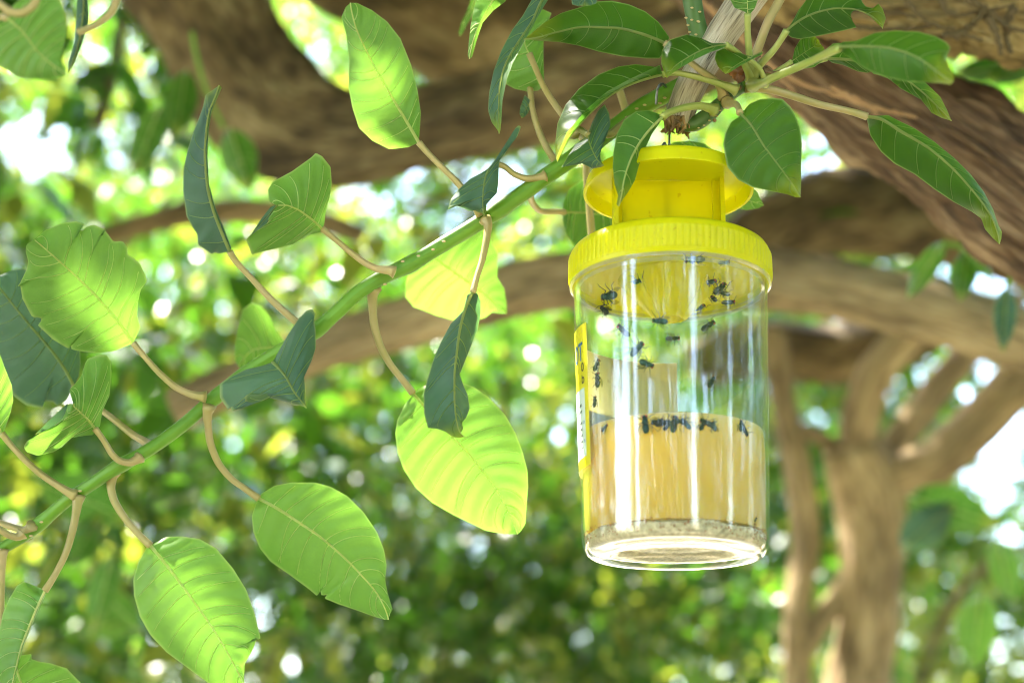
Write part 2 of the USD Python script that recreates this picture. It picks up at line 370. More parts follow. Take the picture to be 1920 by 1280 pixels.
for px, d, r, s in [([(1610, 900), (1612, 800), (1640, 710), (1700, 630), (1790, 540)], [2.7, 2.6], [36, 34, 32, 28], 22),
                    ([(1640, 900), (1740, 872), (1830, 800), (1920, 715), (2060, 640)], [2.7, 2.6], [42, 44, 46, 42], 23),
                    ([(1640, 880), (1700, 800), (1760, 720), (1840, 630), (1900, 560)], [2.75, 2.9], [26, 28, 28, 26], 24),
                    ([(1500, 1215), (1550, 1150), (1600, 1080)], [2.7, 2.7], [26, 22, 20], 25),
                    ([(1480, 800), (1540, 820), (1600, 880)], [2.7, 2.7], [14, 15, 18], 26)]:
    v, f, uv = limb_mesh(px, d, r, n=90, seed=s)
    obj('limb', (v, f), 'bark_pale', tree, True, uv)
g = P(905, 1180, 4.4)
v, f, uv = limb_mesh([(955, 560), (945, 760), (930, 950), (905, 1180), (890, 1330)], 4.4, [5, 9, 12, 14, 16], n=90, seed=30, extend=[(g[0], g[1], 0.5, 0.03), (g[0], g[1], -0.1, 0.04)])
sap = thing('slender_tree', 'slender blurred brown trunk left of the jar base', 'tree')
obj('trunk', (v, f), 'bark', sap, True, uv)

# bare brown twigs and boughs among the far foliage, each at its own distance
BARE = [([(300, 640), (330, 760), (320, 900), (350, 1080)], 4.2, 11, 'thin brown bough behind the folded leaf at the left'),
        ([(560, 780), (640, 860), (760, 1010), (820, 1180), (830, 1330)], 5.2, 14, 'slanting brown bough low behind the middle leaves'),
        ([(470, 1330), (540, 1180), (640, 1080), (720, 1040)], 4.6, 12, 'brown bough rising from the bottom edge right of the lowest leaf'),
        ([(1020, 1330), (1040, 1180), (1090, 1060), (1180, 1000)], 5.6, 13, 'brown bough rising below the jar'),
        ([(180, 240), (215, 120), (230, 20), (240, -60)], 3.4, 14, 'dark reddish bough at the top left between the leaves'),
        ([(120, 560), (230, 470), (330, 330), (360, 210)], 4.8, 10, 'thin bough climbing toward the upper left limb'),
        ([(640, 1330), (700, 1210), (800, 1120), (960, 1080), (1080, 1100)], 4.9, 10, 'curving thin bough at the bottom centre'),
        ([(20, 1000), (160, 1090), (330, 1150), (420, 1240)], 5.0, 11, 'brown bough crossing behind the lowest left leaf'),
        ([(620, 480), (560, 560), (540, 700), (500, 820)], 4.4, 12, 'dark bough dropping below the upper left limb'),
        ([(1720, 1330), (1760, 1180), (1850, 1060), (1960, 1010)], 4.0, 10, 'thin bough at the lower right corner'),
        ([(860, 300), (880, 420), (850, 520)], 4.0, 8, 'thin twig between the upper limb and the green branch'),
        ([(1300, 1330), (1330, 1200), (1420, 1100), (1480, 1060)], 5.5, 11, 'thin bough joining the forked tree from below the jar')]
for i, (px, d, r, lb) in enumerate(BARE):
    v, f, uv = limb_mesh(px, d, [r, r * 0.9, r * 0.6], n=50, k=14, seed=60 + i)
    obj('bare_bough', (v, f), 'bark', W, True, uv, label=lb, cat='bough')

# ------------------------------------------------------------------ foliage: leaf clumps scattered by instancing
def small_leaf(r, L, wd, bend, cup):
    u = np.array([0, 0.12, 0.35, 0.62, 0.85, 1.0])
    w = np.array([0.06, 0.6, 1.0, 0.9, 0.5, 0.03]) * wd / 2
    V = []
    for a, b in zip(u, w):
        for s in (-1, 0, 1):
            V.append((a * L, s * b, -bend * a * a * L + cup * abs(s) * b))
    F = []
    for i in range(5):
        for j in range(2):
            p = i * 3 + j
            F += [(p, p + 1, p + 4), (p, p + 4, p + 3)]
    return np.array(V), np.array(F)

def rotm(r):
    q = r.normal(size=4); q /= np.linalg.norm(q)
    w, x, y, z = q
    return np.array([[1 - 2 * (y * y + z * z), 2 * (x * y - w * z), 2 * (x * z + w * y)], [2 * (x * y + w * z), 1 - 2 * (x * x + z * z), 2 * (y * z - w * x)], [2 * (x * z - w * y), 2 * (y * z + w * x), 1 - 2 * (x * x + y * y)]])

def clump(seed, n=11, spread=0.11, L=0.075):
    """a leafy twig end: leaves set round a bent stalk, drooping outwards"""
    r = np.random.default_rng(seed)
    parts = []
    for i in range(n):
        az, el = r.uniform(0, 2 * math.pi), math.radians(r.uniform(-65, 20))
        d = np.array([math.cos(az) * math.cos(el), math.sin(az) * math.cos(el), math.sin(el)])
        side = np.cross(d, [0, 0, 1]); side /= np.linalg.norm(side)
        roll = r.normal(0, 0.5)
        up = np.cross(side, d)
        s2, u2 = side * math.cos(roll) + up * math.sin(roll), up * math.cos(roll) - side * math.sin(roll)
        ln = L * r.uniform(0.7, 1.25)
        v, f = small_leaf(r, ln, ln * r.uniform(0.46, 0.6), r.uniform(0.05, 0.4), r.uniform(-0.1, 0.45))
        o = r.normal(0, spread * 0.5, 3) + d * 0.02
        parts.append((v[:, :1] * d + v[:, 1:2] * s2 + v[:, 2:] * u2 + o, f))
    q = np.array([[0, 0, spread * 0.8], [0.01, 0, 0], [0, 0.015, -spread * 0.9]])
    v, f, _ = tube(resample(q, 5), 0.0018, 4, False)
    parts.append((v, f))
    return join(parts)

def scatter(name, centres, protos, rs, label=None, smin=0.8, smax=1.25, parent=W):
    path = numbered(parent + '/' + name)
    pi = UsdGeom.PointInstancer.Define(stage, path)
    UsdGeom.Scope.Define(stage, path + '/kinds')
    targets = []
    for i, (seed, n, spread, L, m) in enumerate(protos):
        p = f'{path}/kinds/leaf_clump_{i + 1:03d}'
        mm = usdkit.mesh(stage, p, clump(seed, n, spread, L), LK + '/' + m, smooth=False)
        mm.CreateDoubleSidedAttr(True)
        targets.append(p)
    pi.CreatePrototypesRel().SetTargets([Sdf.Path(t) for t in targets])
    k = len(centres)
    pi.CreatePositionsAttr(Vt.Vec3fArray.FromNumpy(np.asarray(centres, np.float32)))
    yaw, tilt, ta = rs.uniform(0, 2 * np.pi, k), rs.normal(0, 0.35, k), rs.uniform(0, 2 * np.pi, k)
    def qm(a, b):
        return np.stack([a[:, 0] * b[:, 0] - (a[:, 1:] * b[:, 1:]).sum(1), *(a[:, :1] * b[:, 1:] + b[:, :1] * a[:, 1:] + np.cross(a[:, 1:], b[:, 1:])).T], 1)
    z0 = np.zeros(k)
    q = qm(np.stack([np.cos(tilt / 2), np.sin(tilt / 2) * np.cos(ta), np.sin(tilt / 2) * np.sin(ta), z0], 1), np.stack([np.cos(yaw / 2), z0, z0, np.sin(yaw / 2)], 1))
    pi.CreateOrientationsAttr(Vt.QuathArray([Gf.Quath(float(a), float(b), float(c), float(d)) for a, b, c, d in q]))
    sc = rs.uniform(smin, smax, k)
    pi.CreateScalesAttr(Vt.Vec3fArray.FromNumpy(np.repeat(sc[:, None], 3, 1).astype(np.float32)))
    pi.CreateProtoIndicesAttr(Vt.IntArray.FromNumpy(rs.integers(0, len(protos), k).astype(np.int32)))
    setd(pi.GetPrim(), label, kind='stuff')
    return pi

def to_px(p):
    r = p - EYE
    d = r @ FW
    return np.stack([960 + FPX * (r @ RT) / d, 640 - FPX * (r @ UP) / d, d], -1)

frng = np.random.default_rng(21)
GREEN = [(i, 12, 0.12, 0.075, 'foliage_green') for i in range(101, 106)]
SMALL = [(i, 13, 0.10, 0.052, 'foliage_green') for i in range(131, 136)] + [(i, 11, 0.1, 0.05, 'foliage_dry') for i in (140, 141, 142)]
MIXED = GREEN + [(i, 10, 0.12, 0.07, 'foliage_dry') for i in (120, 121)]

# gaps in the foliage, seen as bright sky: (x, y, radius) in the photograph, open all the way
GAPS = [(1870, 850, 75), (1905, 800, 50), (1540, 270, 38), (1525, 345, 48), (1820, 480, 30), (1900, 990, 34), (100, 262, 36), (60, 300, 24), (20, 250, 22), (738, 365, 22), (1880, 1180, 40), (1740, 680, 24), (1850, 690, 22), (600, 90, 16), (1600, 780, 18), (880, 320, 10), (340, 150, 10), (205, 245, 12), (285, 500, 14), (1330, 1225, 18), (1270, 1240, 14), (1715, 985, 14)]

def thin(c, rs, density_scale=1.7, thr=0.5, seed=3):
    keep = meshkit.fbm(c * density_scale, 3, seed) > thr
    px = to_px(c)
    for x, y, r in GAPS:
        keep &= ~((px[:, 2] > 0.2) & (np.hypot(px[:, 0] - x, px[:, 1] - y) < r + 0.06 / np.maximum(px[:, 2], 0.3) * FPX * 0.75))
    return c[keep]

def wedge(n, y0, y1, z0, z1, side=1.4):
    y = frng.uniform(y0, y1, n)
    return np.stack([frng.uniform(-1, 1, n) * (0.42 * y + side), y, 1.55 + z0 * y + frng.uniform(0, 1, n) * (z1 * y / y1 - 0.4)], 1)
# far trees: leaves from the ground up, 3.2 to 12 m away
c = thin(wedge(15500, 3.6, 6.6, 0.02, 4.4), frng, 1.1, 0.50, 3)
scatter('far_foliage', c, SMALL, frng, 'blurred mass of sunlit green foliage far behind the branch')
c = thin(wedge(11000, 9.0, 12.5, 0.02, 8.2, 2.5), frng, 0.6, 0.42, 5)
scatter('distant_foliage', c, MIXED, frng, 'dense distant trees closing the view behind the limbs', smin=1.3, smax=1.9)
# nearer hanging shoots left and centre, behind the green branch
n = 1500
c = np.stack([frng.uniform(-1.6, 1.4, n), frng.uniform(1.9, 3.1, n), frng.uniform(1.2, 3.6, n)], 1)
c = thin(c, frng, 2.0, 0.54, 8)
px = to_px(c)
c = c[~((px[:, 0] > 1380) & (px[:, 1] > 480)) & ~((px[:, 0] > 620) & (px[:, 1] > 560)) & ~((px[:, 1] < 330) & (px[:, 0] > 330))]
scatter('middle_foliage', c, MIXED, frng, 'loose green leaf clusters hanging between the limbs')
# the crown overhead, above the frame, that shades the trap; open where the sun reaches single leaves
n = 12000
c = np.stack([frng.uniform(-4.4, 2.2, n), frng.uniform(-1.0, 3.4, n), frng.uniform(2.9, 4.8, n)], 1)
px = to_px(c)
c = c[~((px[:, 2] > 0.3) & (px[:, 1] > -260))]
foot = to_px(c - SUN_DIR * ((c[:, 2:3] - 1.85) / SUN_DIR[2]))[:, 0]
c = c[meshkit.fbm(c * 1.6, 3, 12) > np.where(foot < 1000, 0.37, 0.27)]
SUNNY = [(790, 950, 0.755, 0.012), (850, 520, 0.845, 0.06), (570, 950, 0.765, 0.03), (965, 140, 0.77, 0.02), (900, 30, 0.74, 0.02), (1010, 486, 1.75, 0.02), (1480, 480, 1.75, 0.03), (1650, 506, 1.75, 0.03), (1830, 560, 1.75, 0.02), (600, 120, 1.6, 0.02), (1590, 400, 2.1, 0.02)]
for x, y, d, r in SUNNY:
    q = c - P(x, y, d)
    along = q @ SUN_DIR
    c = c[np.linalg.norm(q - along[:, None] * SUN_DIR, axis=1) > r + 0.075]
scatter('overhead_crown', c, GREEN, frng, 'leafy crown of the tree overhead')
# trees round the other sides, with narrow openings of bright sky behind the viewpoint
n = 13500
az, ra = frng.uniform(-2.6, 2.6, n), frng.uniform(4.5, 7.5, n)
c = np.stack([ra * np.sin(az), 0.7 - ra * np.cos(az), frng.uniform(0.2, 4.4, n)], 1)
ad = np.degrees(az)
def opening(a0, a1, f):
    w = 5 * (meshkit.fbm(np.stack([c[:, 2] * 0.8, 0 * ra, 0 * ra + a0], -1), 3, 44) - 0.5) * 2
    return (ad + w > a0) & (ad + w < a1) & (frng.random(n) < f) & (c[:, 2] > 0.9)
gone = opening(-81, -59, 0.995) | opening(-53, -46, 0.98) | opening(15, 23, 0.98) | opening(-111, -106, 0.95) | opening(63, 67, 0.95) | opening(98, 102, 0.9)
c = c[~gone & (meshkit.fbm(c * 0.7, 3, 31) > 0.14)]
scatter('rear_foliage', c, GREEN, frng, 'tall hedge of green foliage round the viewpoint', smin=1.3, smax=1.9)

# ------------------------------------------------------------------ foreground leaves
def leaf(parent, mid, L, R, d, side, mat='leaf_green', fold=(0.0, 0.0), bow=0.0, pet=None, petd=None, petr=0.0021, pmat='petiole',
         veins=8, flipL=False, flipR=False, label=None, n=84, m=9, corr=0.00028, petend=None):
    """a leaf blade from its midrib and its two edges (pixels of the photograph, base to tip) at depths d along the midrib; fold: depth of each edge
    relative to the midrib; side: the face turned to the camera"""
    mid2, L2, R2 = resample(mid, n), resample([mid[0]] + L + [mid[-1]], n, False), resample([mid[0]] + R + [mid[-1]], n, False)
    u = np.linspace(0, 1, n)
    dm = np.interp(u, np.linspace(0, 1, np.size(d)), np.atleast_1d(d)) + bow * 4 * u * (1 - u)
    vs = np.linspace(0, 1, m)
    prof = np.minimum(1, np.minimum(u / 0.06, (1 - u) / 0.05)).clip(0, 1)

    def surf(edge, fl, uu, vv):
        i = np.clip(uu, 0, 1) * (n - 1)
        g = np.arange(n)
        e = np.stack([np.interp(i, g, edge[:, k]) for k in (0, 1)], -1)
        c = np.stack([np.interp(i, g, mid2[:, k]) for k in (0, 1)], -1)
        x = c + (e - c) * vv[..., None]
        w = uu - 0.14 * vv ** 1.3
        dep = np.interp(i, g, dm) + fl * vv ** 1.4 * np.interp(i, g, prof) + corr * np.cos(2 * np.pi * (veins + 1) * w) * 4 * vv * (1 - 0.75 * vv) * np.interp(i, g, prof)
        o = EYE + dep[..., None] * (FW + (x[..., :1] - 960) / FPX * RT + (640 - x[..., 1:]) / FPX * UP)
        return o
    V, UV, F = [], [], []
    rows = n
    def add(edge, fl, sgn, flip):
        base = sum(len(x) for x in V)
        uu, vv = np.meshgrid(u, vs, indexing='ij')
        V.append(surf(edge, fl, uu, vv).reshape(-1, 3))
        UV.append(np.stack([uu, 0.5 + 0.5 * sgn * vv], -1).reshape(-1, 2))
        out = []
        for i in range(n - 1):
            for j in range(m - 1):
                a = base + i * m + j
                q = (a, a + 1, a + m + 1, a + m)
                if sgn < 0:
                    q = q[::-1]
                if flip:
                    q = q[::-1]
                out += [(q[0], q[1], q[2]), (q[0], q[2], q[3])]
        F.extend(out)
    add(L2, fold[0], -1, flipL)
    add(R2, fold[1], 1, flipR)
    V, UV, F = np.vstack(V), np.vstack(UV), np.array(F)
    # orient: the winding of the larger unflipped half decides
    keep = [k for k, fl in ((0, flipL), (1, flipR)) if not fl]
    fa = F.reshape(2, -1, 3)[keep].reshape(-1, 3)
    nr = np.cross(V[fa[:, 1]] - V[fa[:, 0]], V[fa[:, 2]] - V[fa[:, 0]])
    toward = (nr * (EYE - V[fa[:, 0]])).sum() > 0
    if toward != (side == 'upper'):
        F = F[:, ::-1]
    # shared seam so that the two halves shade as one unless one of them is rolled over
    if not (flipL or flipR):
        mapl = np.arange(len(V)); half = n * m
        for i in range(n):
            mapl[half + i * m] = i * m
        F = mapl[F]
    ok = np.linalg.norm(np.cross(V[F[:, 1]] - V[F[:, 0]], V[F[:, 2]] - V[F[:, 0]]), axis=1) > 1e-13
    F = F[ok]
    used = np.unique(F); back = np.zeros(len(V), int); back[used] = np.arange(len(used))
    V, UV, F = V[used], UV[used], back[F]
    o = obj('leaf', (V, F), mat, parent, True, UV, label=label)
    # veins stand a little proud of the surface
    size = np.linalg.norm(V.max(0) - V.min(0))
    mp = surf(L2, 0, u, np.zeros(n))
    rad = np.linspace(1.0, 0.35, n) * 0.0098 * min(size, 0.09)
    v, f = ridge(mp, rad, rad, EYE)
    obj('midrib', (v, f), 'midrib_pale' if side == 'under' else 'midrib', o, True)
    if veins:
        parts = []
        for k in range(veins):
            for edge, fl in ((L2, fold[0]), (R2, fold[1])):
                u0 = 0.05 + 0.86 * (k + 0.5 + 0.25 * rng.normal()) / veins
                if u0 <= 0.02 or u0 > 0.93:
                    continue
                vv = np.linspace(0.0, 0.9, 12)
                uu = np.minimum(u0 + (0.13 + 0.02 * rng.normal()) * vv ** 1.4, 0.985)
                q = surf(edge, fl, uu, vv)
                parts.append(ridge(q, np.linspace(0.00030, 0.00011, 12), np.linspace(0.00024, 0.00009, 12), EYE))
        v, f = join(parts)
        obj('side_veins', (v, f), 'vein_pale' if side == 'under' else 'vein', o, True)
    if pet is not None:
        k = len(pet)
        pd = petd if petd is not None else [dm[0], dm[0]]
        dd = np.interp(np.linspace(0, 1, k), np.linspace(0, 1, len(pd)), pd)
        q = resample([P(x, y, z) for (x, y), z in zip(pet, dd)], 30)
        v, f, _ = tube(q, np.interp(np.linspace(0, 1, 30), [0, 0.06, 0.2, 0.8, 0.93, 1], [0.85, 0.8, 0.72, 0.9, 1.15, 1.65]) * petr, 8)
        obj('leaf_stalk', (v, f), pmat, o, True)
    return o

# ---- the long green branch
stem_px = [(-40, 1052), (0, 1030), (50, 1000), (132, 933), (175, 905), (217, 877), (275, 845), (340, 799), (395, 752), (462, 697), (530, 655), (592, 620), (630, 587), (667, 552), (717, 520), (770, 495), (845, 450), (907, 412), (970, 370), (1032, 325), (1082, 290), (1110, 272), (1160, 234), (1210, 197), (1262, 170), (1320, 140)]
SD = 0.752
branch = thing('leafy_branch', 'long smooth green branch with many leaves crossing from lower left to the trap', 'branch')
q = resample([np.append(P(x, y, SD + 0.006 * math.sin(i * 0.9)), r / FPX * SD) for i, ((x, y), r) in enumerate(zip(stem_px, np.interp(np.arange(len(stem_px)), [0, 10, 16, 25], [11.5, 13, 14.5, 17.5])))], 150)
nodes = [0.08, 0.2, 0.33, 0.47, 0.6, 0.72, 0.84]
rad = q[:, 3] * (1 + sum(0.17 * np.exp(-((np.linspace(0, 1, 150) - t) / 0.012) ** 2) for t in nodes))
v, f, uv = tube(q[:, :3], rad, 18)
obj('stem', (v, f), 'green_stem', branch, True)
def lenticels(parent, pts, d, r=0.0006):
    for x, y in pts:
        c = P(x, y, d)
        s = trimesh.creation.icosphere(1, r)
        s.apply_scale([1.7, 0.8, 1.0]); s.apply_translation(c)
        obj('lenticel', s, 'lenticel', parent, True)
lenticels(branch, z4(0, 800, [(600, 480), (310, 712), (232, 816), (1065, 175)]) + z4(720, 200, [(448, 1010), (368, 1072), (258, 1118), (775, 832)]) + z4(860, 0, [(1260, 880), (1335, 815), (1395, 788), (1510, 775), (1545, 735)]) + z4(380, 480, [(1368, 212), (1500, 40)]), SD - 0.0052)

def B(*a, **k):
    return leaf(branch, *a, **k)

z = z4
# big bitten underside leaf at the left
B([(250, 643), (215, 595), (180, 555), (150, 525), (100, 480), (65, 450)],
  [(215, 658), (180, 662), (143, 657), (134, 655), (133, 646), (129, 654), (100, 637), (71, 610), (78, 600), (77, 596), (60, 594), (42, 560), (38, 535), (32, 538), (38, 530), (50, 505), (53, 490), (48, 470), (50, 458)],
  [(256, 630), (263, 615), (257, 590), (259, 565), (264, 543), (276, 526), (270, 510), (263, 495), (252, 485), (239, 477), (238, 462), (230, 452), (213, 453), (204, 441), (193, 427), (199, 431), (175, 421), (163, 425), (153, 434), (148, 426), (155, 420), (160, 421), (143, 415), (118, 418), (84, 432)],
  [0.748, 0.735], 'under', 'leaf_pale', fold=(0.004, 0.006), pet=[(250, 643), (270, 667), (300, 700), (337, 730), (370, 742), (386, 744)], petd=[0.748, SD - 0.002], label='big round underside leaf with a ragged bitten margin', veins=9)
# blue green leaf behind it
B([(138, 724), (120, 690), (95, 655), (52, 605), (25, 572), (0, 540), (-40, 488)],
  [(125, 750), (107, 761), (99, 753), (84, 752), (80, 765), (50, 760), (25, 742), (8, 705), (-15, 655), (-40, 600), (-52, 540)],
  [(148, 705), (151, 680), (150, 660), (145, 630), (130, 590), (105, 550), (70, 515), (45, 503), (20, 507), (0, 516), (-20, 500)],
  [0.785, 0.80], 'upper', 'leaf_blue', fold=(0.012, 0.004), pet=[(138, 724), (165, 752), (195, 772), (225, 795), (250, 815), (272, 828), (285, 838)], petd=[0.785, SD], label='dark blue green leaf behind the bitten leaf', veins=9)
# folded leaf seen from below
B([(178, 803), (168, 790), (150, 772), (138, 760), (140, 757)],
  [(175, 815), (160, 816), (130, 821), (116, 830), (117, 837), (100, 847), (70, 854), (50, 847), (44, 838), (50, 827), (75, 812), (105, 800), (112, 792), (122, 775), (128, 757)],
  [(187, 800), (192, 770), (205, 742), (209, 700), (208, 677), (200, 665), (185, 665), (165, 672), (160, 680), (152, 705), (140, 720), (130, 730), (132, 740), (142, 747)],
  [0.735, 0.715], 'under', 'leaf_pale', fold=(0.006, 0.012), pet=[(178, 803), (195, 826), (212, 853), (226, 864), (240, 867), (255, 862), (262, 857)], petd=[0.735, SD - 0.008], veins=7, label='folded leaf showing its ribbed underside')
B([(128, 757), (118, 785), (70, 812)], [(125, 757), (95, 785), (65, 815)], [(128, 775), (116, 797), (80, 812)], [0.728, 0.74], 'upper', 'leaf_blue', veins=0, label='blue green upper face of a folded leaf')
# leaf at the bottom, large underside
B([(282, 1022), (325, 1075), (367, 1132), (407, 1190), (455, 1277), (468, 1306)],
  [(275, 1026), (260, 1052), (250, 1085), (251, 1115), (262, 1155), (282, 1190), (312, 1222), (350, 1250), (395, 1283), (430, 1304)],
  [(285, 1020), (312, 1006), (342, 1005), (375, 1010), (405, 1027), (437, 1065), (462, 1105), (477, 1147), (488, 1192), (488, 1199), (481, 1193), (479, 1205), (473, 1219), (459, 1243), (457, 1275)],
  [0.745, 0.715], 'under', 'leaf_pale', fold=(0.01, 0.006), pet=[(282, 1022), (250, 990), (225, 957), (212, 932), (208, 910), (210, 895), (214, 884)], petd=[0.745, SD], petr=0.0023, label='large plain underside leaf with bite marks low on its right edge', veins=10)
# leaf folded along its midrib at the lower left
B([(84, 1107), (72, 1132), (55, 1172), (40, 1210), (30, 1250), (18, 1300)],
  [(82, 1105), (60, 1095), (45, 1089), (32, 1097), (17, 1122), (5, 1150), (-3, 1190), (-8, 1240), (2, 1290)],
  [(86, 1112), (76, 1134), (59, 1174), (44, 1212), (33, 1252)],
  [0.74, 0.73], 'under', 'leaf_pale', fold=(0.012, 0.012), pet=[(84, 1107), (107, 1070), (125, 1032), (137, 990), (144, 952), (147, 930)], petd=[0.74, SD - 0.002], petr=0.0023, label='leaf folded along its midrib at the lower left edge')
B([(30, 1248), (42, 1285), (75, 1340), (120, 1410)], [(20, 1275), (25, 1310), (45, 1350)], [(38, 1228), (59, 1225), (59, 1235), (75, 1240), (92, 1242), (125, 1252), (152, 1280), (170, 1330), (160, 1380)],
  [0.755, 0.75], 'under', 'leaf_pale', fold=(0.004, 0.004), pet=[(30, 1248), (20, 1235), (8, 1200), (2, 1150), (3, 1080), (4, 1030)], petd=[0.755, SD], label='bright leaf poking up at the bottom left corner')
B([(3, 812), (-15, 770), (-40, 720), (-60, 660)], [(-10, 805), (-50, 780), (-80, 730), (-80, 680)], [(8, 808), (20, 772), (25, 750), (22, 722), (10, 692), (0, 664), (-20, 640), (-45, 630)],
  [0.745, 0.74], 'under', 'leaf_pale', pet=[(3, 812), (37, 852), (75, 887), (112, 912), (132, 924), (142, 928)], petd=[0.745, SD - 0.003], label='bright underside leaf cut off by the left edge')
B([(-20, 935), (-60, 930), (-120, 940)], [(-50, 950), (-90, 960)], [(-50, 915), (-90, 915)], [0.76, 0.76], 'under', pet=[(-20, 970), (0, 979), (25, 988), (45, 993), (60, 985)], petd=[0.765, SD], veins=4)
B([(-30, 985), (-60, 990), (-120, 1000)], [(-50, 1000), (-90, 1010)], [(-50, 980), (-90, 985)], [0.74, 0.74], 'under', pet=[(-25, 980), (0, 993), (18, 1003), (30, 1006), (42, 1000)], petd=[0.74, SD - 0.004], veins=4)
# sunlit leaf low in the middle left
B([(485, 934), (527, 957), (565, 982), (595, 1002), (640, 1040), (677, 1077), (710, 1117), (726, 1152), (728, 1161)],
  [(481, 942), (472, 967), (475, 997), (487, 1027), (507, 1052), (540, 1075), (577, 1102), (595, 1117), (600, 1105), (603, 1116), (614, 1114), (608, 1121), (635, 1132), (685, 1149), (692, 1152), (720, 1161)],
  [(490, 925), (515, 910), (545, 904), (590, 904), (620, 912), (652, 930), (682, 960), (707, 997), (720, 1030), (725, 1060), (722, 1087), (727, 1112), (736, 1142), (730, 1153)],
  [0.76, 0.735], 'under', 'leaf_pale', fold=(0.008, 0.004), pet=[(485, 934), (460, 916), (435, 898), (406, 861), (392, 817), (389, 780), (393, 760)], petd=[0.76, SD], petr=0.0023, label='drooping underside leaf with a small notch in its lower edge', veins=10)
# large leaf beside the jar
B([(774, 737), (792, 757), (820, 788), (847, 817), (897, 872), (935, 925), (957, 967), (970, 1001)],
  [(772, 741), (760, 757), (745, 787), (741, 812), (745, 847), (757, 880), (780, 915), (810, 942), (850, 965), (885, 982), (910, 994), (942, 1000)],
  [(785, 728), (810, 717), (840, 714), (870, 718), (890, 726), (917, 745), (947, 777), (967, 812), (980, 847), (989, 882), (990, 912), (987, 950), (985, 982), (976, 996)],
  [0.765, 0.745], 'under', 'leaf_pale', fold=(0.006, 0.010), pet=[(774, 737), (755, 712), (730, 680), (710, 640), (700, 597), (698, 560), (703, 538)], petd=[0.765, SD], petr=0.0024, label='large oval underside leaf hanging just left of the jar', veins=10)
# blue green drooping leaf in front of it
B([(887, 547), (878, 565), (869, 590), (861, 625), (856, 665), (852, 707), (852, 745), (854, 775), (860, 805), (871, 819)],
  [(876, 553), (869, 582), (845, 607), (827, 640), (812, 675), (800, 715), (794, 740), (795, 775), (802, 802), (820, 804), (835, 809), (850, 819), (861, 821)],
  [(895, 550), (901, 565), (901, 590), (895, 620), (882, 652), (870, 682), (862, 702), (869, 722), (877, 740), (881, 765), (875, 782), (866, 792), (869, 804), (864, 810)],
  [0.735, 0.725], 'upper', 'leaf_blue', fold=(0.014, 0.010), pet=[(887, 548), (895, 517), (905, 485), (912, 450), (915, 424), (910, 412)], petd=[0.735, SD - 0.004], label='dark blue green leaf hanging folded in front of a bright leaf')
# bright leaf behind the branch
B([(806, 478), (845, 505), (875, 527), (907, 550), (940, 580), (950, 588)],
  [(785, 490), (765, 515), (760, 532), (761, 557), (775, 575), (795, 582), (820, 592), (850, 600), (880, 602), (910, 595), (922, 585), (938, 588)],
  [(830, 450), (860, 432), (905, 428), (920, 450), (934, 475), (932, 520), (945, 540), (950, 570)],
  [0.84, 0.85], 'under', 'leaf_pale', fold=(0.006, 0.0), pet=[(806, 478), (790, 478), (775, 488)], petd=[0.84, SD + 0.005], label='glowing sunlit leaf behind the branch left of the yellow lid')
# spread blue leaf seen tip-on
B([(511, 679), (535, 705), (552, 735), (565, 752), (575, 765)],
  [(490, 686), (462, 692), (430, 707), (412, 720), (412, 745), (427, 767), (432, 762), (434, 769), (441, 769), (443, 765), (446, 769), (460, 762), (462, 755), (459, 750), (460, 741), (470, 737), (500, 744), (530, 752), (552, 760), (566, 760)],
  [(527, 650), (540, 627), (560, 597), (575, 582), (585, 579), (591, 587), (589, 600), (592, 620), (592, 652), (585, 675), (577, 680), (570, 702), (572, 730), (572, 748)],
  [0.728, 0.70], 'upper', 'leaf_blue', fold=(0.012, 0.022), label='blue green leaf spread like wings over the branch', veins=6)
# blurred pale leaf behind the branch
B([(545, 655), (512, 651), (480, 654), (460, 668), (448, 688)], [(530, 675), (505, 695), (480, 705), (458, 705)], [(538, 645), (530, 635), (517, 617), (505, 592), (490, 575), (472, 567), (455, 580), (446, 615), (440, 650), (440, 675)],
  [0.88, 0.87], 'under', 'leaf_pale', pet=[(545, 655), (560, 648), (572, 640)], petd=[0.88, SD], label='pale blurred leaf standing behind the branch', veins=5)
# upright underside leaf at the top
B([(785, 267), (767, 236), (726, 167), (688, 98), (665, 45), (657, 6)],
  [(767, 276), (730, 280), (698, 264), (673, 240), (661, 203), (653, 163), (655, 114), (649, 65), (640, 33), (648, 14)],
  [(787, 244), (789, 211), (783, 171), (771, 122), (751, 73), (726, 41), (698, 20), (669, 6)],
  [0.748, 0.755], 'under', 'leaf_pale', fold=(0.008, 0.004), pet=[(785, 267), (805, 290), (828, 313), (860, 345), (890, 385), (903, 402)], petd=[0.748, SD - 0.002], label='tall upright underside leaf near the top edge', veins=9)
# curled blue leaf
B([(431, 472), (416, 437), (399, 392), (388, 345), (384, 290), (386, 250), (392, 210), (404, 180), (411, 160)],
  [(422, 473), (410, 476), (402, 473), (397, 477), (385, 468), (371, 459), (370, 440), (360, 425), (350, 406), (343, 358), (344, 317), (352, 280), (361, 252), (372, 225), (381, 199), (385, 178), (395, 172)],
  [(434, 465), (421, 431), (404, 390), (392, 345), (389, 290), (391, 245), (397, 207), (408, 183), (416, 164)],
  [0.75, 0.75], 'upper', 'leaf_blue', fold=(0.016, 0.012), pet=[(431, 472), (440, 487), (470, 520), (510, 563), (558, 605), (585, 625)], petd=[0.75, SD + 0.008], label='narrow curled blue green leaf standing alone')
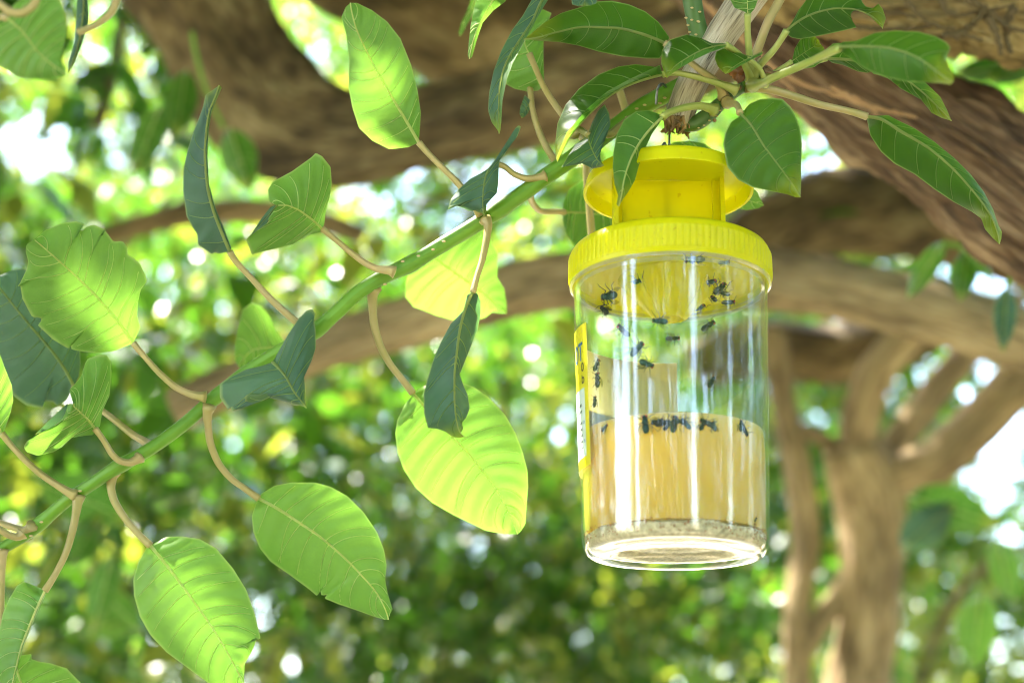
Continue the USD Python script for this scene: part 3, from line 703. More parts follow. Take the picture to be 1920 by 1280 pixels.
# folded ribbed leaf
B([(604, 429), (580, 408), (556, 392), (535, 385), (521, 385)],
  [(600, 437), (580, 441), (548, 459), (515, 467), (472, 477), (461, 449), (483, 431), (505, 419), (503, 410), (512, 396)],
  [(608, 420), (610, 402), (619, 366), (622, 345), (620, 313), (604, 293), (592, 287), (584, 295), (548, 321), (511, 341), (502, 356), (505, 378), (515, 384)],
  [0.745, 0.722], 'under', 'leaf_pale', fold=(0.004, 0.01), pet=[(604, 429), (630, 450), (660, 475), (690, 496), (712, 505), (730, 507), (740, 510)], petd=[0.745, SD - 0.008], label='folded ribbed leaf over the blurred brown limb', veins=7)
B([(519, 384), (500, 408), (463, 447)], [(507, 388), (490, 410), (470, 440)], [(508, 405), (500, 420), (480, 434)], [0.732, 0.735], 'upper', 'leaf_blue', veins=0, label='blue green upper face of the folded ribbed leaf')
# twisted dark leaf on the branch
B([(932, 305), (915, 320), (907, 350), (905, 378), (908, 405)],
  [(922, 313), (910, 320), (882, 335), (860, 355), (845, 375), (839, 395), (842, 387), (850, 384), (870, 391), (882, 396), (890, 394), (897, 399), (903, 398)],
  [(936, 292), (950, 274), (965, 242), (972, 235), (977, 238), (970, 256), (953, 276), (938, 294), (935, 315), (935, 340), (932, 362), (922, 372), (912, 380), (912, 395)],
  [0.742, 0.73], 'upper', 'leaf_blue', fold=(0.010, 0.004), pet=[(932, 308), (945, 312), (965, 327), (990, 335), (1015, 332), (1022, 330)], petd=[0.742, SD - 0.008], label='twisted dark leaf with a shiny patch touching the branch', veins=5)
# leaf behind the cap
B([(1054, 398), (1095, 399), (1125, 402), (1160, 408), (1195, 412)], [(1055, 415), (1062, 440), (1078, 463), (1110, 478), (1150, 465)], [(1056, 380), (1067, 355), (1095, 335), (1130, 328), (1165, 350)],
  [0.83, 0.84], 'under', fold=(0.004, 0.0), pet=[(1058, 398), (1045, 397), (1012, 395), (998, 380), (994, 365), (997, 350)], petd=[0.83, SD + 0.004], label='deep green underside leaf half hidden behind the yellow cap')
# small two-winged leaf above the cap
B([(1104, 254), (1105, 265), (1110, 280), (1122, 302), (1133, 311)], [(1100, 255), (1080, 270), (1065, 292), (1052, 314), (1075, 310), (1092, 307), (1110, 316), (1125, 314)],
  [(1104, 248), (1110, 230), (1122, 207), (1134, 196), (1142, 212), (1145, 232), (1137, 257), (1125, 280), (1125, 300)],
  [0.722, 0.70], 'upper', 'leaf_blue', fold=(0.008, 0.012), pet=[(1104, 254), (1095, 248), (1085, 243), (1076, 250)], petd=[0.722, SD - 0.004], label='small dark two winged leaf at the left of the yellow cap', veins=6)
# sunlit leaf behind the long strip
B([(1019, 162), (1000, 117), (984, 80), (982, 50), (992, 20)], [(1010, 170), (990, 172), (965, 167), (948, 158), (952, 120), (962, 85), (972, 45)], [(1020, 150), (1019, 110), (1019, 80), (1025, 50), (1034, 25), (1018, 18)],
  [0.765, 0.78], 'under', 'leaf_pale', fold=(0.01, 0.006), pet=[(992, 100), (1005, 130), (1019, 162), (1052, 212), (1080, 245), (1105, 268)], petd=[0.758, 0.762, SD], label='bright leaf with a sharp sunlit corner behind the blue strip leaf', veins=5)
B([(996, 190), (990, 198), (984, 208), (978, 222)], [(984, 178), (976, 200), (974, 214)], [(994, 203), (990, 212), (983, 220)], [0.77, 0.775], 'upper', 'leaf_blue', pet=[(994, 165), (997, 195), (1002, 220), (1010, 245), (1025, 277), (1042, 302), (1052, 312)], petd=[0.775, SD], label='little blue green leaf on a pinkish stalk', veins=3)
for px, d in [([(1100, 300), (1100, 325), (1104, 370), (1109, 432), (1112, 470)], 0.80), ([(1145, 252), (1155, 243), (1168, 233), (1185, 222)], 0.745), ([(1132, 246), (1140, 252), (1150, 248)], 0.74), ([(1160, 165), (1168, 190), (1174, 210)], 0.78)]:
    q = resample([P(x, y, d) for x, y in px], 20)
    v, f, _ = tube(q, 0.0021, 8)
    obj('leaf_stalk', (v, f), 'petiole', branch, True)
B([(1350, 292), (1322, 282), (1285, 280), (1240, 285)], [(1340, 310), (1300, 318), (1260, 305)], [(1340, 283), (1322, 270), (1297, 264), (1265, 266), (1246, 275)], [0.80, 0.80], 'under', 'leaf_green', veins=4, label='leaf tip showing above the yellow cap')
B([(1340, 355), (1380, 368), (1432, 385)], [(1370, 390), (1400, 394), (1421, 391)], [(1375, 348), (1410, 350), (1420, 360)], [0.80, 0.80], 'under', 'leaf_pale', veins=3, label='yellowish leaf tip beside the right of the cap')

# ---- woody twig, cut off at its end, with a green sprig of dark leaves
twig = thing('woody_twig', 'pale woody twig with a broken end and a sprig of dark green leaves', 'twig')
TD = 0.735
q = resample([np.append(P(x, y, TD + 0.004), r / FPX * TD) for x, y, r in [(1450, -75, 36), (1415, -25, 34), (1388, 12, 33), (1362, 50, 31), (1330, 100, 30), (1300, 150, 29), (1283, 190, 28), (1272, 222, 27), (1270, 238, 23)]], 110)
v, f, uv = tube(q[:, :3], q[:, 3], 40, True, bark_bump(0.06, 40, 22, 60), uvscale=6)
uv[:, 1] /= 1.0
obj('twig', (v, f), 'twig_bark', twig, True, uv)
wr = np.random.default_rng(17)
parts = []
e = P(1268, 234, TD)
for i in range(46):
    a = wr.uniform(0, 2 * math.pi); rr = wr.uniform(0.2, 1.05) * 0.0068
    o = e + RT * (math.cos(a) * rr) + np.array([0, 1, 0]) * (math.sin(a) * rr) + UP * 0.002
    t = o - UP * wr.uniform(0.001, 0.0075) + RT * wr.normal(0, 0.0024) + np.array([0, 1, 0]) * wr.normal(0, 0.002)
    qq = resample([o, (o + t) / 2 + wr.normal(0, 0.0008, 3), t], 6)
    v, f, _ = tube(qq, np.linspace(0.0013, 0.0004, 6) * wr.uniform(0.6, 1.4), 5)
    parts.append((v, f))
obj('broken_end', join(parts), 'broken_wood', twig, True)
q = resample([np.append(P(x, y, TD + 0.008), r / FPX * TD) for x, y, r in [(1290, -60, 19), (1297, -5, 18.5), (1305, 40, 18), (1316, 80, 18), (1326, 108, 19)]], 40)
v, f, uv = tube(q[:, :3], q[:, 3], 20)
obj('green_shoot', (v, f), 'green_stem_dark', twig, True)
q = resample([np.append(P(x, y, TD + 0.002), r / FPX * TD) for x, y, r in [(1276, 236, 9), (1302, 232, 15), (1325, 218, 15), (1350, 195, 12.5), (1375, 175, 11), (1400, 160, 10), (1416, 150, 9), (1432, 142, 6)]], 50)
v, f, uv = tube(q[:, :3], q[:, 3], 18)
obj('green_shoot', (v, f), 'green_stem_dark', twig, True)
q = resample([np.append(P(x, y, TD - 0.002), r / FPX * TD) for x, y, r in [(1398, 162, 9), (1408, 148, 9), (1411, 136, 7), (1412, 126, 5)]], 16)
v, f, uv = tube(q[:, :3], q[:, 3], 12)
obj('green_shoot', (v, f), 'green_stem', twig, True)
parts = []
for k in range(30):
    a = k / 30 * 2 * math.pi
    o = P(1328, 106, TD + 0.003) + (RT * math.cos(a) + np.array([0, 1, 0]) * math.sin(a)) * 0.0056
    v, f, _ = tube(resample([o - UP * 0.001, o + UP * wr.uniform(0.0006, 0.002) + wr.normal(0, 0.0006, 3)], 4), [0.0009, 0.0008, 0.0006, 0.0004], 5)
    parts.append((v, f))
obj('collar', join(parts), 'broken_wood', twig, True)
lenticels(twig, z(1180, 0, [(528, 90), (468, 150), (515, 160), (425, 135), (452, 242), (520, 165), (470, 60), (500, 260), (440, 190)]), TD + 0.0025, 0.0005)
lenticels(twig, z(1180, 0, [(560, 940), (600, 905), (640, 910), (520, 960), (680, 830), (655, 870)]), TD - 0.0025, 0.0004)
wr2 = np.random.default_rng(3)
for cx, cy, s in [(1382, 134, 1.0), (1389, 145, 0.8), (1372, 130, 0.7)]:
    c0 = P(cx, cy, TD + 0.006)
    g = np.stack(np.meshgrid(np.linspace(-1, 1, 9), np.linspace(-1, 1, 9)), -1).reshape(-1, 2)
    vv = c0 + (g[:, :1] * RT * 0.0035 + g[:, 1:] * UP * 0.0045) * s + (meshkit.fbm(np.c_[g * 1.5, g[:, :1] * 0 + cx], 3, 5)[:, None] - 0.5) * np.array([0.004, 0.012, 0.004])
    ff = []
    for i in range(8):
        for j in range(8):
            if (i - 3.5) ** 2 + (j - 3.5) ** 2 < 15:
                a = i * 9 + j
                ff += [(a, a + 1, a + 10), (a, a + 10, a + 9)]
    ff = np.array(ff); us = np.unique(ff); bk = np.zeros(len(vv), int); bk[us] = np.arange(len(us))
    obj('dry_bract', (vv[us], bk[ff]), 'dry_leaf', twig, True)
for px, r in [(z(1180, 0, [(1010, 505), (1020, 540), (1060, 545), (1080, 560), (1060, 520), (1030, 500), (1008, 515)]), 0.0007), (z(1180, 0, [(1065, 545), (1070, 575), (1060, 600)]), 0.0008), (z(1180, 0, [(985, 420), (950, 450), (960, 490)]), 0.0006), (z(1180, 0, [(1080, 545), (1110, 540), (1140, 530)]), 0.0006)]:
    v, f, _ = tube(resample([P(x, y, TD - 0.006) for x, y in px], 16), r, 6)
    obj('dry_tendril', (v, f), 'broken_wood', twig, True)
for x, y, s in [(1385, 164, 0.0016), (1371, 194, 0.0014), (1407, 150, 0.0014), (1340, 226, 0.001), (1411, 153, .0012)]:
    sp = trimesh.creation.icosphere(1, s); sp.apply_translation(P(x, y, TD - 0.0035))
    obj('bud_scar', sp, 'broken_wood', twig, True)

def T(*a, **k):
    k.setdefault('pmat', 'petiole_green')
    return leaf(twig, *a, **k)

# leaf rolled along its midrib, hanging over the branch
T([(1242, 140), (1215, 147), (1185, 157), (1147, 177), (1110, 209), (1072, 252), (1045, 304)],
  [(1237, 122), (1212, 134), (1178, 150), (1138, 172), (1100, 205), (1063, 248), (1044, 295)],
  [(1236, 127), (1215, 124), (1192, 121), (1160, 125), (1122, 140), (1085, 167), (1060, 197), (1045, 232), (1041, 270), (1042, 296)],
  [0.725, 0.712], 'upper', 'leaf_green', fold=(-0.008, 0.016), flipL=True, pet=[(1242, 140), (1267, 137), (1290, 141), (1330, 151), (1360, 161), (1382, 170)], petd=[0.725, TD - 0.006], label='dark glossy leaf arched over the branch with a rolled edge', veins=8)
# pale underside leaf in front of the cap
T([(1242, 220), (1215, 247), (1192, 280), (1180, 305), (1170, 338), (1164, 372), (1160, 387)],
  [(1232, 212), (1215, 207), (1192, 209), (1170, 225), (1157, 250), (1150, 287), (1149, 315), (1152, 345), (1159, 367), (1156, 384)],
  [(1236, 232), (1222, 252), (1207, 284), (1198, 310), (1191, 337), (1180, 357), (1168, 374)],
  [0.715, 0.68], 'under', 'leaf_green', fold=(0.01, 0.012), pet=[(1242, 220), (1255, 211), (1272, 205), (1305, 199), (1325, 201), (1340, 207)], petd=[0.715, TD - 0.006], petr=0.0023, label='olive underside leaf with a brown tip hanging before the yellow cap', veins=5)
# big dark glossy leaf at the top
T([(1246, 81), (1197, 62), (1155, 53), (1097, 51), (1047, 60), (1010, 70), (982, 74)],
  [(1243, 100), (1237, 110), (1210, 110), (1165, 106), (1122, 97), (1085, 86), (1047, 79), (1010, 77)],
  [(1256, 72), (1235, 42), (1210, 22), (1180, 9), (1147, 2), (1120, 3), (1085, 15), (1052, 25), (1022, 42), (1000, 60)],
  [0.728, 0.715], 'upper', 'leaf_green', fold=(0.006, 0.018), pet=[(1246, 81), (1270, 97), (1290, 114), (1318, 135), (1345, 156), (1357, 184)], petd=[0.728, TD - 0.012, TD], pmat='petiole', label='large dark green leaf lying across the top of the picture', veins=6)
T([(1361, 84), (1325, 91), (1290, 108), (1262, 128), (1250, 147)], [(1358, 90), (1335, 97), (1305, 111), (1275, 128), (1255, 142)], [(1356, 81), (1335, 81), (1315, 72), (1287, 65), (1255, 75), (1241, 95), (1240, 120), (1246, 138)],
  [0.708, 0.695], 'upper', 'leaf_green', fold=(-0.004, 0.014), flipL=True, pet=[(1361, 85), (1385, 102), (1400, 130), (1408, 150)], petd=[0.708, TD - 0.004], label='dark cupped leaf in front of the woody twig', veins=4)
T([(1430, 98), (1403, 110), (1383, 121), (1368, 131), (1360, 139)], [(1428, 103), (1405, 114), (1384, 126), (1367, 137)], [(1418, 102), (1402, 108), (1392, 101), (1375, 92), (1355, 91), (1343, 97), (1340, 110), (1346, 125), (1355, 135)],
  [0.712, 0.70], 'upper', 'leaf_green', fold=(-0.003, 0.01), flipL=True, pet=[(1403, 111), (1414, 118), (1426, 132), (1433, 150), (1434, 158)], petd=[0.708, TD - 0.005], petr=0.0016, label='small cupped dark leaf at the heart of the sprig', veins=3)
T([(1402, 26), (1401, 0), (1399, -40)], [(1395, 22), (1377, 15), (1369, 0), (1376, -25)], [(1407, 26), (1415, 17), (1421, 0), (1414, -25)], [0.715, 0.72], 'under', 'leaf_green', pet=[(1402, 26), (1402, 62), (1405, 100), (1411, 130), (1412, 140)], petd=[0.715, TD - 0.003], label='small leaf cut by the top edge above the sprig', veins=4)
q = resample([P(x, y, dd) for x, y, dd in [(1475, -35, 0.73), (1462, 0, 0.728), (1442, 37, 0.728), (1427, 75, 0.73), (1416, 110, 0.734), (1413, 140, TD)]], 24)
v, f, _ = tube(q, 0.0023, 8)
obj('leaf_stalk', (v, f), 'petiole', twig, True)
# leaf with a hole eaten in its edge
T([(1475, 57), (1515, 30), (1545, 20), (1570, 16), (1597, 17), (1632, 29), (1650, 44), (1655, 54)],
  [(1476, 65), (1485, 71), (1500, 74), (1540, 67), (1577, 59), (1606, 52), (1594, 35), (1592, 22), (1598, 19), (1615, 22), (1632, 32), (1647, 46)],
  [(1485, 42), (1497, 20), (1512, 0), (1530, -20), (1580, -28), (1612, -5), (1617, 5), (1624, 13), (1637, 16), (1647, 7), (1655, 17), (1661, 35), (1657, 47)],
  [0.71, 0.72], 'upper', 'leaf_green', fold=(0.006, 0.014), pet=[(1475, 57), (1450, 95), (1427, 120), (1412, 140)], petd=[0.71, TD - 0.005], label='green leaf with a large eaten gap near its tip', veins=6)
# big blurred leaf nearest the camera
T([(1573, 88), (1610, 87), (1652, 88), (1690, 96), (1727, 112), (1765, 140), (1787, 154)],
  [(1580, 99), (1600, 115), (1627, 132), (1660, 145), (1702, 154), (1740, 155), (1765, 156), (1782, 159)],
  [(1580, 79), (1605, 77), (1640, 62), (1677, 58), (1722, 60), (1755, 69), (1775, 80), (1782, 90), (1774, 110), (1780, 127), (1789, 145)],
  [0.64, 0.60], 'upper', 'leaf_green', fold=(0.006, 0.012), pet=[(1573, 90), (1505, 122), (1442, 150), (1412, 160)], petd=[0.64, TD - 0.008], petr=0.0024, label='broad dark leaf leaning toward the viewer at the upper right', veins=6)
T([(1550, 110), (1600, 113), (1660, 127), (1720, 165), (1755, 197), (1784, 227)],
  [(1560, 118), (1580, 122), (1610, 135), (1627, 137), (1635, 134), (1637, 139), (1652, 141), (1665, 147), (1690, 167), (1727, 187), (1747, 212), (1765, 221)],
  [(1547, 95), (1562, 82), (1600, 80), (1660, 95), (1710, 130), (1740, 160), (1763, 182), (1776, 207)],
  [0.735, 0.74], 'upper', 'leaf_green', fold=(0.004, 0.012), pet=[(1550, 110), (1500, 127), (1450, 146), (1420, 156)], petd=[0.735, TD], petr=0.0018, label='long leaf with a nicked edge half under the broad leaf', veins=8)
T([(1485, 115), (1508, 99), (1530, 84), (1536, 76)], [(1486, 110), (1490, 92), (1500, 75), (1512, 68), (1527, 68)], [(1490, 122), (1510, 129), (1527, 126), (1542, 115), (1547, 100), (1545, 90), (1537, 81)],
  [0.728, 0.735], 'upper', 'leaf_green', pet=[(1485, 115), (1465, 128), (1445, 140), (1428, 148)], petd=[0.728, TD - 0.002], petr=0.0016, label='small leaf tucked under the leaf with the eaten gap', veins=5)
# heart-shaped leaf with a yellow tip beside the cap
T([(1387, 212), (1410, 237), (1430, 270), (1465, 317), (1480, 337), (1501, 370)],
  [(1386, 219), (1370, 230), (1360, 250), (1356, 270), (1362, 307), (1365, 315), (1384, 337), (1410, 351), (1444, 358), (1474, 364), (1492, 370)],
  [(1395, 207), (1405, 195), (1425, 186), (1450, 184), (1467, 186), (1482, 200), (1492, 217), (1500, 240), (1504, 270), (1502, 315), (1502, 349)],
  [0.705, 0.685], 'upper', 'leaf_green', fold=(0.004, 0.008), pet=[(1387, 212), (1384, 201), (1377, 195), (1369, 195), (1364, 192)], petd=[0.705, TD - 0.004], petr=0.0022, pmat='petiole', label='heart shaped green leaf with a yellow tip right of the cap', veins=6)
# long dark leaf at the right
T([(1626, 219), (1647, 222), (1690, 247), (1740, 277), (1782, 312), (1815, 347), (1845, 385), (1865, 420), (1874, 458)],
  [(1626, 227), (1632, 255), (1652, 285), (1677, 307), (1715, 327), (1752, 355), (1790, 380), (1822, 397), (1840, 410), (1847, 430), (1862, 447)],
  [(1632, 217), (1652, 217), (1665, 216), (1680, 224), (1715, 241), (1752, 266), (1790, 297), (1820, 327), (1845, 360), (1862, 392), (1872, 422), (1879, 435), (1877, 450)],
  [0.735, 0.72], 'upper', 'leaf_green', fold=(0.012, 0.012), pet=[(1626, 219), (1590, 208), (1540, 197), (1477, 177), (1440, 167), (1412, 163), (1400, 161)], petd=[0.735, TD - 0.002], petr=0.0024, pmat='petiole', label='long dark ribbed leaf drooping over the shaggy limb', veins=8)

# ---- leaves hanging from a twig above the top edge
high = thing('hanging_sprig', 'leaves hanging in from above the top edge left of the twig', 'twig')
q = resample([P(x, y, 0.74) for x, y in [(1300, -110), (1180, -75), (1060, -60), (960, -60), (880, -45)]], 30)
v, f, _ = tube(q, 0.0035, 10)
obj('stem', (v, f), 'green_stem', high, True)
H = lambda *a, **k: leaf(high, *a, **k)
H([(1035, -30), (1012, 10), (1000, 37), (977, 72), (955, 107), (943, 135), (936, 172), (935, 212), (936, 251)],
  [(1010, -20), (997, 0), (980, 30), (960, 57), (940, 95), (925, 135), (917, 175), (915, 207), (922, 230), (932, 243)],
  [(1038, -15), (1020, 12), (1004, 40), (982, 80), (962, 118), (950, 150), (942, 190), (940, 228), (938, 246)],
  [0.73, 0.72], 'upper', 'leaf_blue', fold=(0.010, -0.006), flipR=True, pet=[(1035, -30), (1045, -50), (1060, -62)], petd=[0.73, 0.74], label='long blue green strip leaf hanging from the top edge', veins=8)
H([(945, -35), (922, 5), (906, 32), (890, 67), (880, 111)], [(915, -35), (893, -5), (888, 20), (882, 50), (879, 80), (877, 104)], [(958, -15), (948, 3), (925, 20), (905, 43), (895, 72), (885, 107)],
  [0.74, 0.74], 'under', 'leaf_pale', fold=(0.004, 0.01), pet=[(945, -35), (950, -50), (955, -60)], petd=[0.74, 0.74], label='pointed light green leaf hanging at the top', veins=5)
H([(900, -20), (882, 20), (869, 45), (862, 69)], [(885, -5), (874, 25), (864, 45), (860, 62)], [(900, 5), (888, 25), (876, 46), (867, 64)], [0.86, 0.86], 'under', 'leaf_pale', veins=3, pet=[(900, -20), (905, -40), (905, -52)], petd=[0.86, 0.75], label='blurred thin leaf tip behind the pointed leaf')
H([(1098, -55), (1097, -20), (1096, 11)], [(1075, -40), (1070, -10), (1073, 9), (1085, 12)], [(1120, -40), (1123, -10), (1118, 7), (1106, 11)], [0.70, 0.69], 'upper', 'leaf_blue', veins=3, pet=[(1098, -55), (1100, -62)], petd=[0.70, 0.74], label='blue green leaf tip peeping in at the top edge')
left = thing('corner_sprig', 'blurred leaves on pink stalks in the top left corner', 'twig')
q = resample([P(x, y, 0.63) for x, y in [(-60, -30), (40, -45), (140, -50), (240, -40), (330, -60)]], 30)
v, f, _ = tube(q, 0.003, 10)
obj('stem', (v, f), 'green_stem', left, True)
leaf(left, [(12, 34), (37, 55), (75, 102), (110, 130), (123, 139)], [(0, 45), (-20, 60), (-25, 95), (0, 126), (25, 140), (50, 148), (75, 150), (100, 149), (115, 144)], [(25, 10), (50, -10), (90, -12), (112, 0), (122, 25), (124, 57), (119, 87), (116, 110), (122, 130)],
     [0.60, 0.59], 'under', 'leaf_pale', fold=(0.004, 0.004), pet=[(12, 34), (2, 32), (-25, 38), (-50, 20), (-60, -25)], petd=[0.60, 0.63], label='broad blurred green leaf in the top left corner', veins=8)
leaf(left, [(156, -30), (157, 0), (154, 40), (146, 85), (127, 139)], [(140, -20), (144, 0), (142, 37), (140, 75), (128, 118)], [(166, -20), (165, 0), (166, 42), (153, 84), (140, 118)],
     [0.645, 0.65], 'upper', 'leaf_blue', fold=(0.01, 0.004), pet=[(147, 60), (165, 54), (190, 40), (212, 18), (221, -12), (224, -40)], petd=[0.635, 0.63], petr=0.0019, label='narrow blue green leaf beside a curved stalk', veins=4)
q = resample([P(x, y, 0.585) for x, y in [(-30, -15), (0, 8), (25, 24), (40, 25), (52, 19), (64, 8), (70, -8), (74, -40)]], 26)
v, f, _ = tube(q, 0.0017, 8)
obj('leaf_stalk', (v, f), 'petiole', left, True)

# ---- single blurred leaves and sprigs further back that can be told apart
def far_sprig(label, leaves, stalk, d, group=None):
    t = thing('blurred_sprig', label, 'leaf sprig', group=group)
    q = resample([P(x, y, d) for x, y in stalk], 16)
    v, f, _ = tube(q, 0.0025, 6)
    obj('stem', (v, f), 'green_stem', t, True)
    for base, tip, w, side, m in leaves:
        b, p = np.array(base, float), np.array(tip, float)
        ax = p - b; nn = np.array([-ax[1], ax[0]]); nn /= np.linalg.norm(nn)
        us = np.array([0.12, 0.3, 0.5, 0.7, 0.88]); ws = np.array([0.6, 0.95, 1, 0.75, 0.35]) * w / 2
        L = [tuple(b + ax * u + nn * k) for u, k in zip(us, ws)]
        R = [tuple(b + ax * u - nn * k) for u, k in zip(us, ws)]
        leaf(t, [tuple(b), tuple(b + ax * 0.5), tuple(p)], L, R, [d, d - 0.03], side, m, fold=(0.02, 0.015), veins=4, n=30, m=5)
far_sprig('blurred drooping sprig with a yellow green leaf before the arching limb', [((1770, 452), (1700, 560), 44, 'under', 'leaf_pale'), ((1815, 470), (1800, 566), 52, 'upper', 'leaf_green'), ((1800, 462), (1860, 520), 40, 'under', 'leaf_pale')], [(1880, 380), (1840, 430), (1800, 460), (1765, 455)], 1.35)
far_sprig('shiny blurred leaf hanging alone at the right edge', [((1888, 535), (1880, 660), 46, 'upper', 'leaf_blue')], [(1935, 480), (1905, 510), (1888, 535)], 1.3)
far_sprig('blurred dark leaf crossing the right edge under the shaggy limb', [((1790, 140), (1930, 118), 48, 'upper', 'leaf_green'), ((1940, 128), (1850, 150), 40, 'upper', 'leaf_green')], [(1960, 100), (1900, 118), (1790, 138)], 1.5)
far_sprig('large blurred leaves fanned out at the lower right', [((1700, 930), (1880, 985), 90, 'under', 'leaf_green'), ((1690, 1030), (1790, 940), 80, 'upper', 'leaf_blue'), ((1840, 1110), (1822, 1260), 80, 'under', 'leaf_pale'), ((1870, 1010), (1900, 1130), 60, 'under', 'leaf_pale')], [(1960, 900), (1880, 960), (1800, 990), (1700, 1000)], 1.9)
far_sprig('bright blurred pair of leaves under the lowest left leaf', [((265, 1150), (145, 1190), 55, 'under', 'leaf_pale'), ((190, 1110), (270, 1185), 60, 'under', 'leaf_pale')], [(330, 1080), (270, 1110), (240, 1150)], 1.9)
far_sprig('blurred leaves hanging behind the lower left branch', [((70, 900), (260, 980), 90, 'under', 'leaf_green'), ((130, 1060), (190, 960), 60, 'upper', 'leaf_green'), ((210, 1040), (170, 1190), 60, 'under', 'leaf_green')], [(20, 820), (70, 900), (130, 960), (210, 1040)], 1.7)
far_sprig('blurred dark green leaves behind the curled blue leaf', [((430, 240), (470, 360), 70, 'under', 'leaf_green'), ((300, 200), (250, 330), 60, 'under', 'leaf_green'), ((350, 130), (330, 260), 60, 'upper', 'leaf_green')], [(360, 60), (380, 150), (420, 240)], 1.5)

# ------------------------------------------------------------------ the fly trap
YEL = (0.88, 0.83, 0.008)
def plastic(name, col, tr, fac, rough=0.3):
    usdkit.material(stage, f'{LK}/{name}', {'t': ('texture_coordinate', {}), 'n': ('noise_texture', {'scale': 260, 'detail': 3}), 'd': ('rgb_ramp', {'ramp': [(0.0, (1, 1, 1)), (0.665, (1, 1, 1)), (0.73, (0.62, 0.42, 0.2))]}),
        'mul': ('mix', {'mix_type': 'multiply', 'fac': 0.75, 'color1': col}), 'p': ('principled_bsdf', {'roughness': rough, 'specular_ior_level': 0.4}), 'tl': ('translucent_bsdf', {'color': tr}), 'm': ('mix_closure', {'fac': fac})},
        [('t.object', 'n.vector'), ('n.fac', 'd.fac'), ('d.color', 'mul.color2'), ('mul.color', 'p.base_color'), ('p.BSDF', 'm.closure1'), ('tl.BSDF', 'm.closure2')], surface='m.closure')
plastic('yellow_plastic', YEL, (0.88, 0.85, 0.006), 0.5)
plastic('yellow_funnel', (0.88, 0.82, 0.012), (0.88, 0.84, 0.008), 0.6)

def clear(name, ior, streak, film, speck):
    """clear plastic wall: sunlight passes straight, the sky mirrors in it; vertical draw marks and dried specks"""
    n = {'t': ('texture_coordinate', {}), 'mp': ('mapping', {'scale': (150, 150, 2.5)}), 'n': ('noise_texture', {'scale': 1.0, 'detail': 3, 'roughness': 0.55}),
         'b': ('bump', {'strength': streak, 'distance': 0.0012}), 'f': ('layer_weight', {'blend': 0.5}), 'fp': ('math', {'math_type': 'power', 'value2': 4.5}), 'fm': ('math', {'math_type': 'multiply_add', 'value2': 0.62, 'value3': ior, 'use_clamp': True}), 'tr': ('transparent_bsdf', {'color': (0.985, 0.99, 0.98)}), 'g': ('glossy_bsdf', {'color': (1, 1, 1), 'roughness': 0.03}),
         'm': ('mix_closure', {}), 'sn': ('noise_texture', {'scale': 420, 'detail': 4, 'roughness': 0.7}), 'big': ('noise_texture', {'scale': 26, 'detail': 2}),
         'sr': ('map_range', {'from_min': 0.64, 'from_max': 0.72, 'to_min': 0, 'to_max': speck, 'clamp': True}), 'br': ('map_range', {'from_min': 0.42, 'from_max': 0.62, 'to_min': 0.1, 'to_max': 1, 'clamp': True}),
         'sm': ('math', {'math_type': 'multiply'}), 'sa': ('math', {'math_type': 'add', 'value2': film}), 'df': ('diffuse_bsdf', {'color': (0.72, 0.70, 0.55)}), 'tl': ('translucent_bsdf', {'color': (0.72, 0.70, 0.55)}), 'dm': ('mix_closure', {'fac': 0.5}), 'o': ('mix_closure', {})}
    l = [('t.object', 'mp.vector'), ('mp.vector', 'n.vector'), ('n.fac', 'b.height'), ('b.normal', 'g.normal'), ('f.facing', 'fp.value1'), ('fp.value', 'fm.value1'), ('fm.value', 'm.fac'), ('tr.BSDF', 'm.closure1'), ('g.BSDF', 'm.closure2'),
         ('t.object', 'sn.vector'), ('t.object', 'big.vector'), ('sn.fac', 'sr.value'), ('big.fac', 'br.value'), ('sr.result', 'sm.value1'), ('br.result', 'sm.value2'), ('sm.value', 'sa.value1'), ('sa.value', 'o.fac'),
         ('df.BSDF', 'dm.closure1'), ('tl.BSDF', 'dm.closure2'), ('m.closure', 'o.closure1'), ('dm.closure', 'o.closure2')]
    usdkit.material(stage, f'{LK}/{name}', n, l, surface='o.closure')
clear('clear_plastic', 0.05, 0.09, 0.002, 0.2)
clear('clear_ring', 0.06, 0.3, 0.10, 0.1)
noisy('bait', (0.52, 0.31, 0.038), (0.58, 0.36, 0.048), 9, 0.25, subsurface_weight=0.45, subsurface_scale=0.012, subsurface_radius=(1.0, 0.8, 0.4), subsurface_method='random_walk')
noisy('sediment', (0.30, 0.23, 0.12), (0.66, 0.55, 0.32), 420, 0.9, bump=0.6, dist=0.001)
plastic('label_paper', (0.88, 0.80, 0.60), (0.9, 0.84, 0.66), 0.55, 0.7)
plastic('label_yellow', (0.88, 0.78, 0.012), (0.9, 0.85, 0.3), 0.4, 0.35)
simple('label_white', (0.66, 0.72, 0.66), 0.4)
simple('ink_blue', (0.01, 0.12, 0.38), 0.4)
simple('ink_black', (0.03, 0.03, 0.03), 0.4)
simple('steel_wire', (0.35, 0.35, 0.36), 0.32, metallic=1.0)

O = np.array([0.0783, 0.6831, 1.8445])
TILT = 0.76
ct, st = math.cos(math.radians(TILT)), math.sin(math.radians(TILT))
ROT = np.array([[ct, 0, st], [0, 1, 0], [-st, 0, ct]])
def to_world(p):
    return O + np.asarray(p) @ ROT.T
def to_local(p):
    return (np.asarray(p) - O) @ ROT
trap = thing('fly_trap', 'clear jar fly trap with yellow lid and rain cap hanging from the woody twig', 'fly trap', O)
UsdGeom.Xformable(trap).AddRotateYOp().Set(TILT)

def wall_r(zz):
    return np.interp(zz, [-0.129, 0.0], [0.0437, 0.0479])

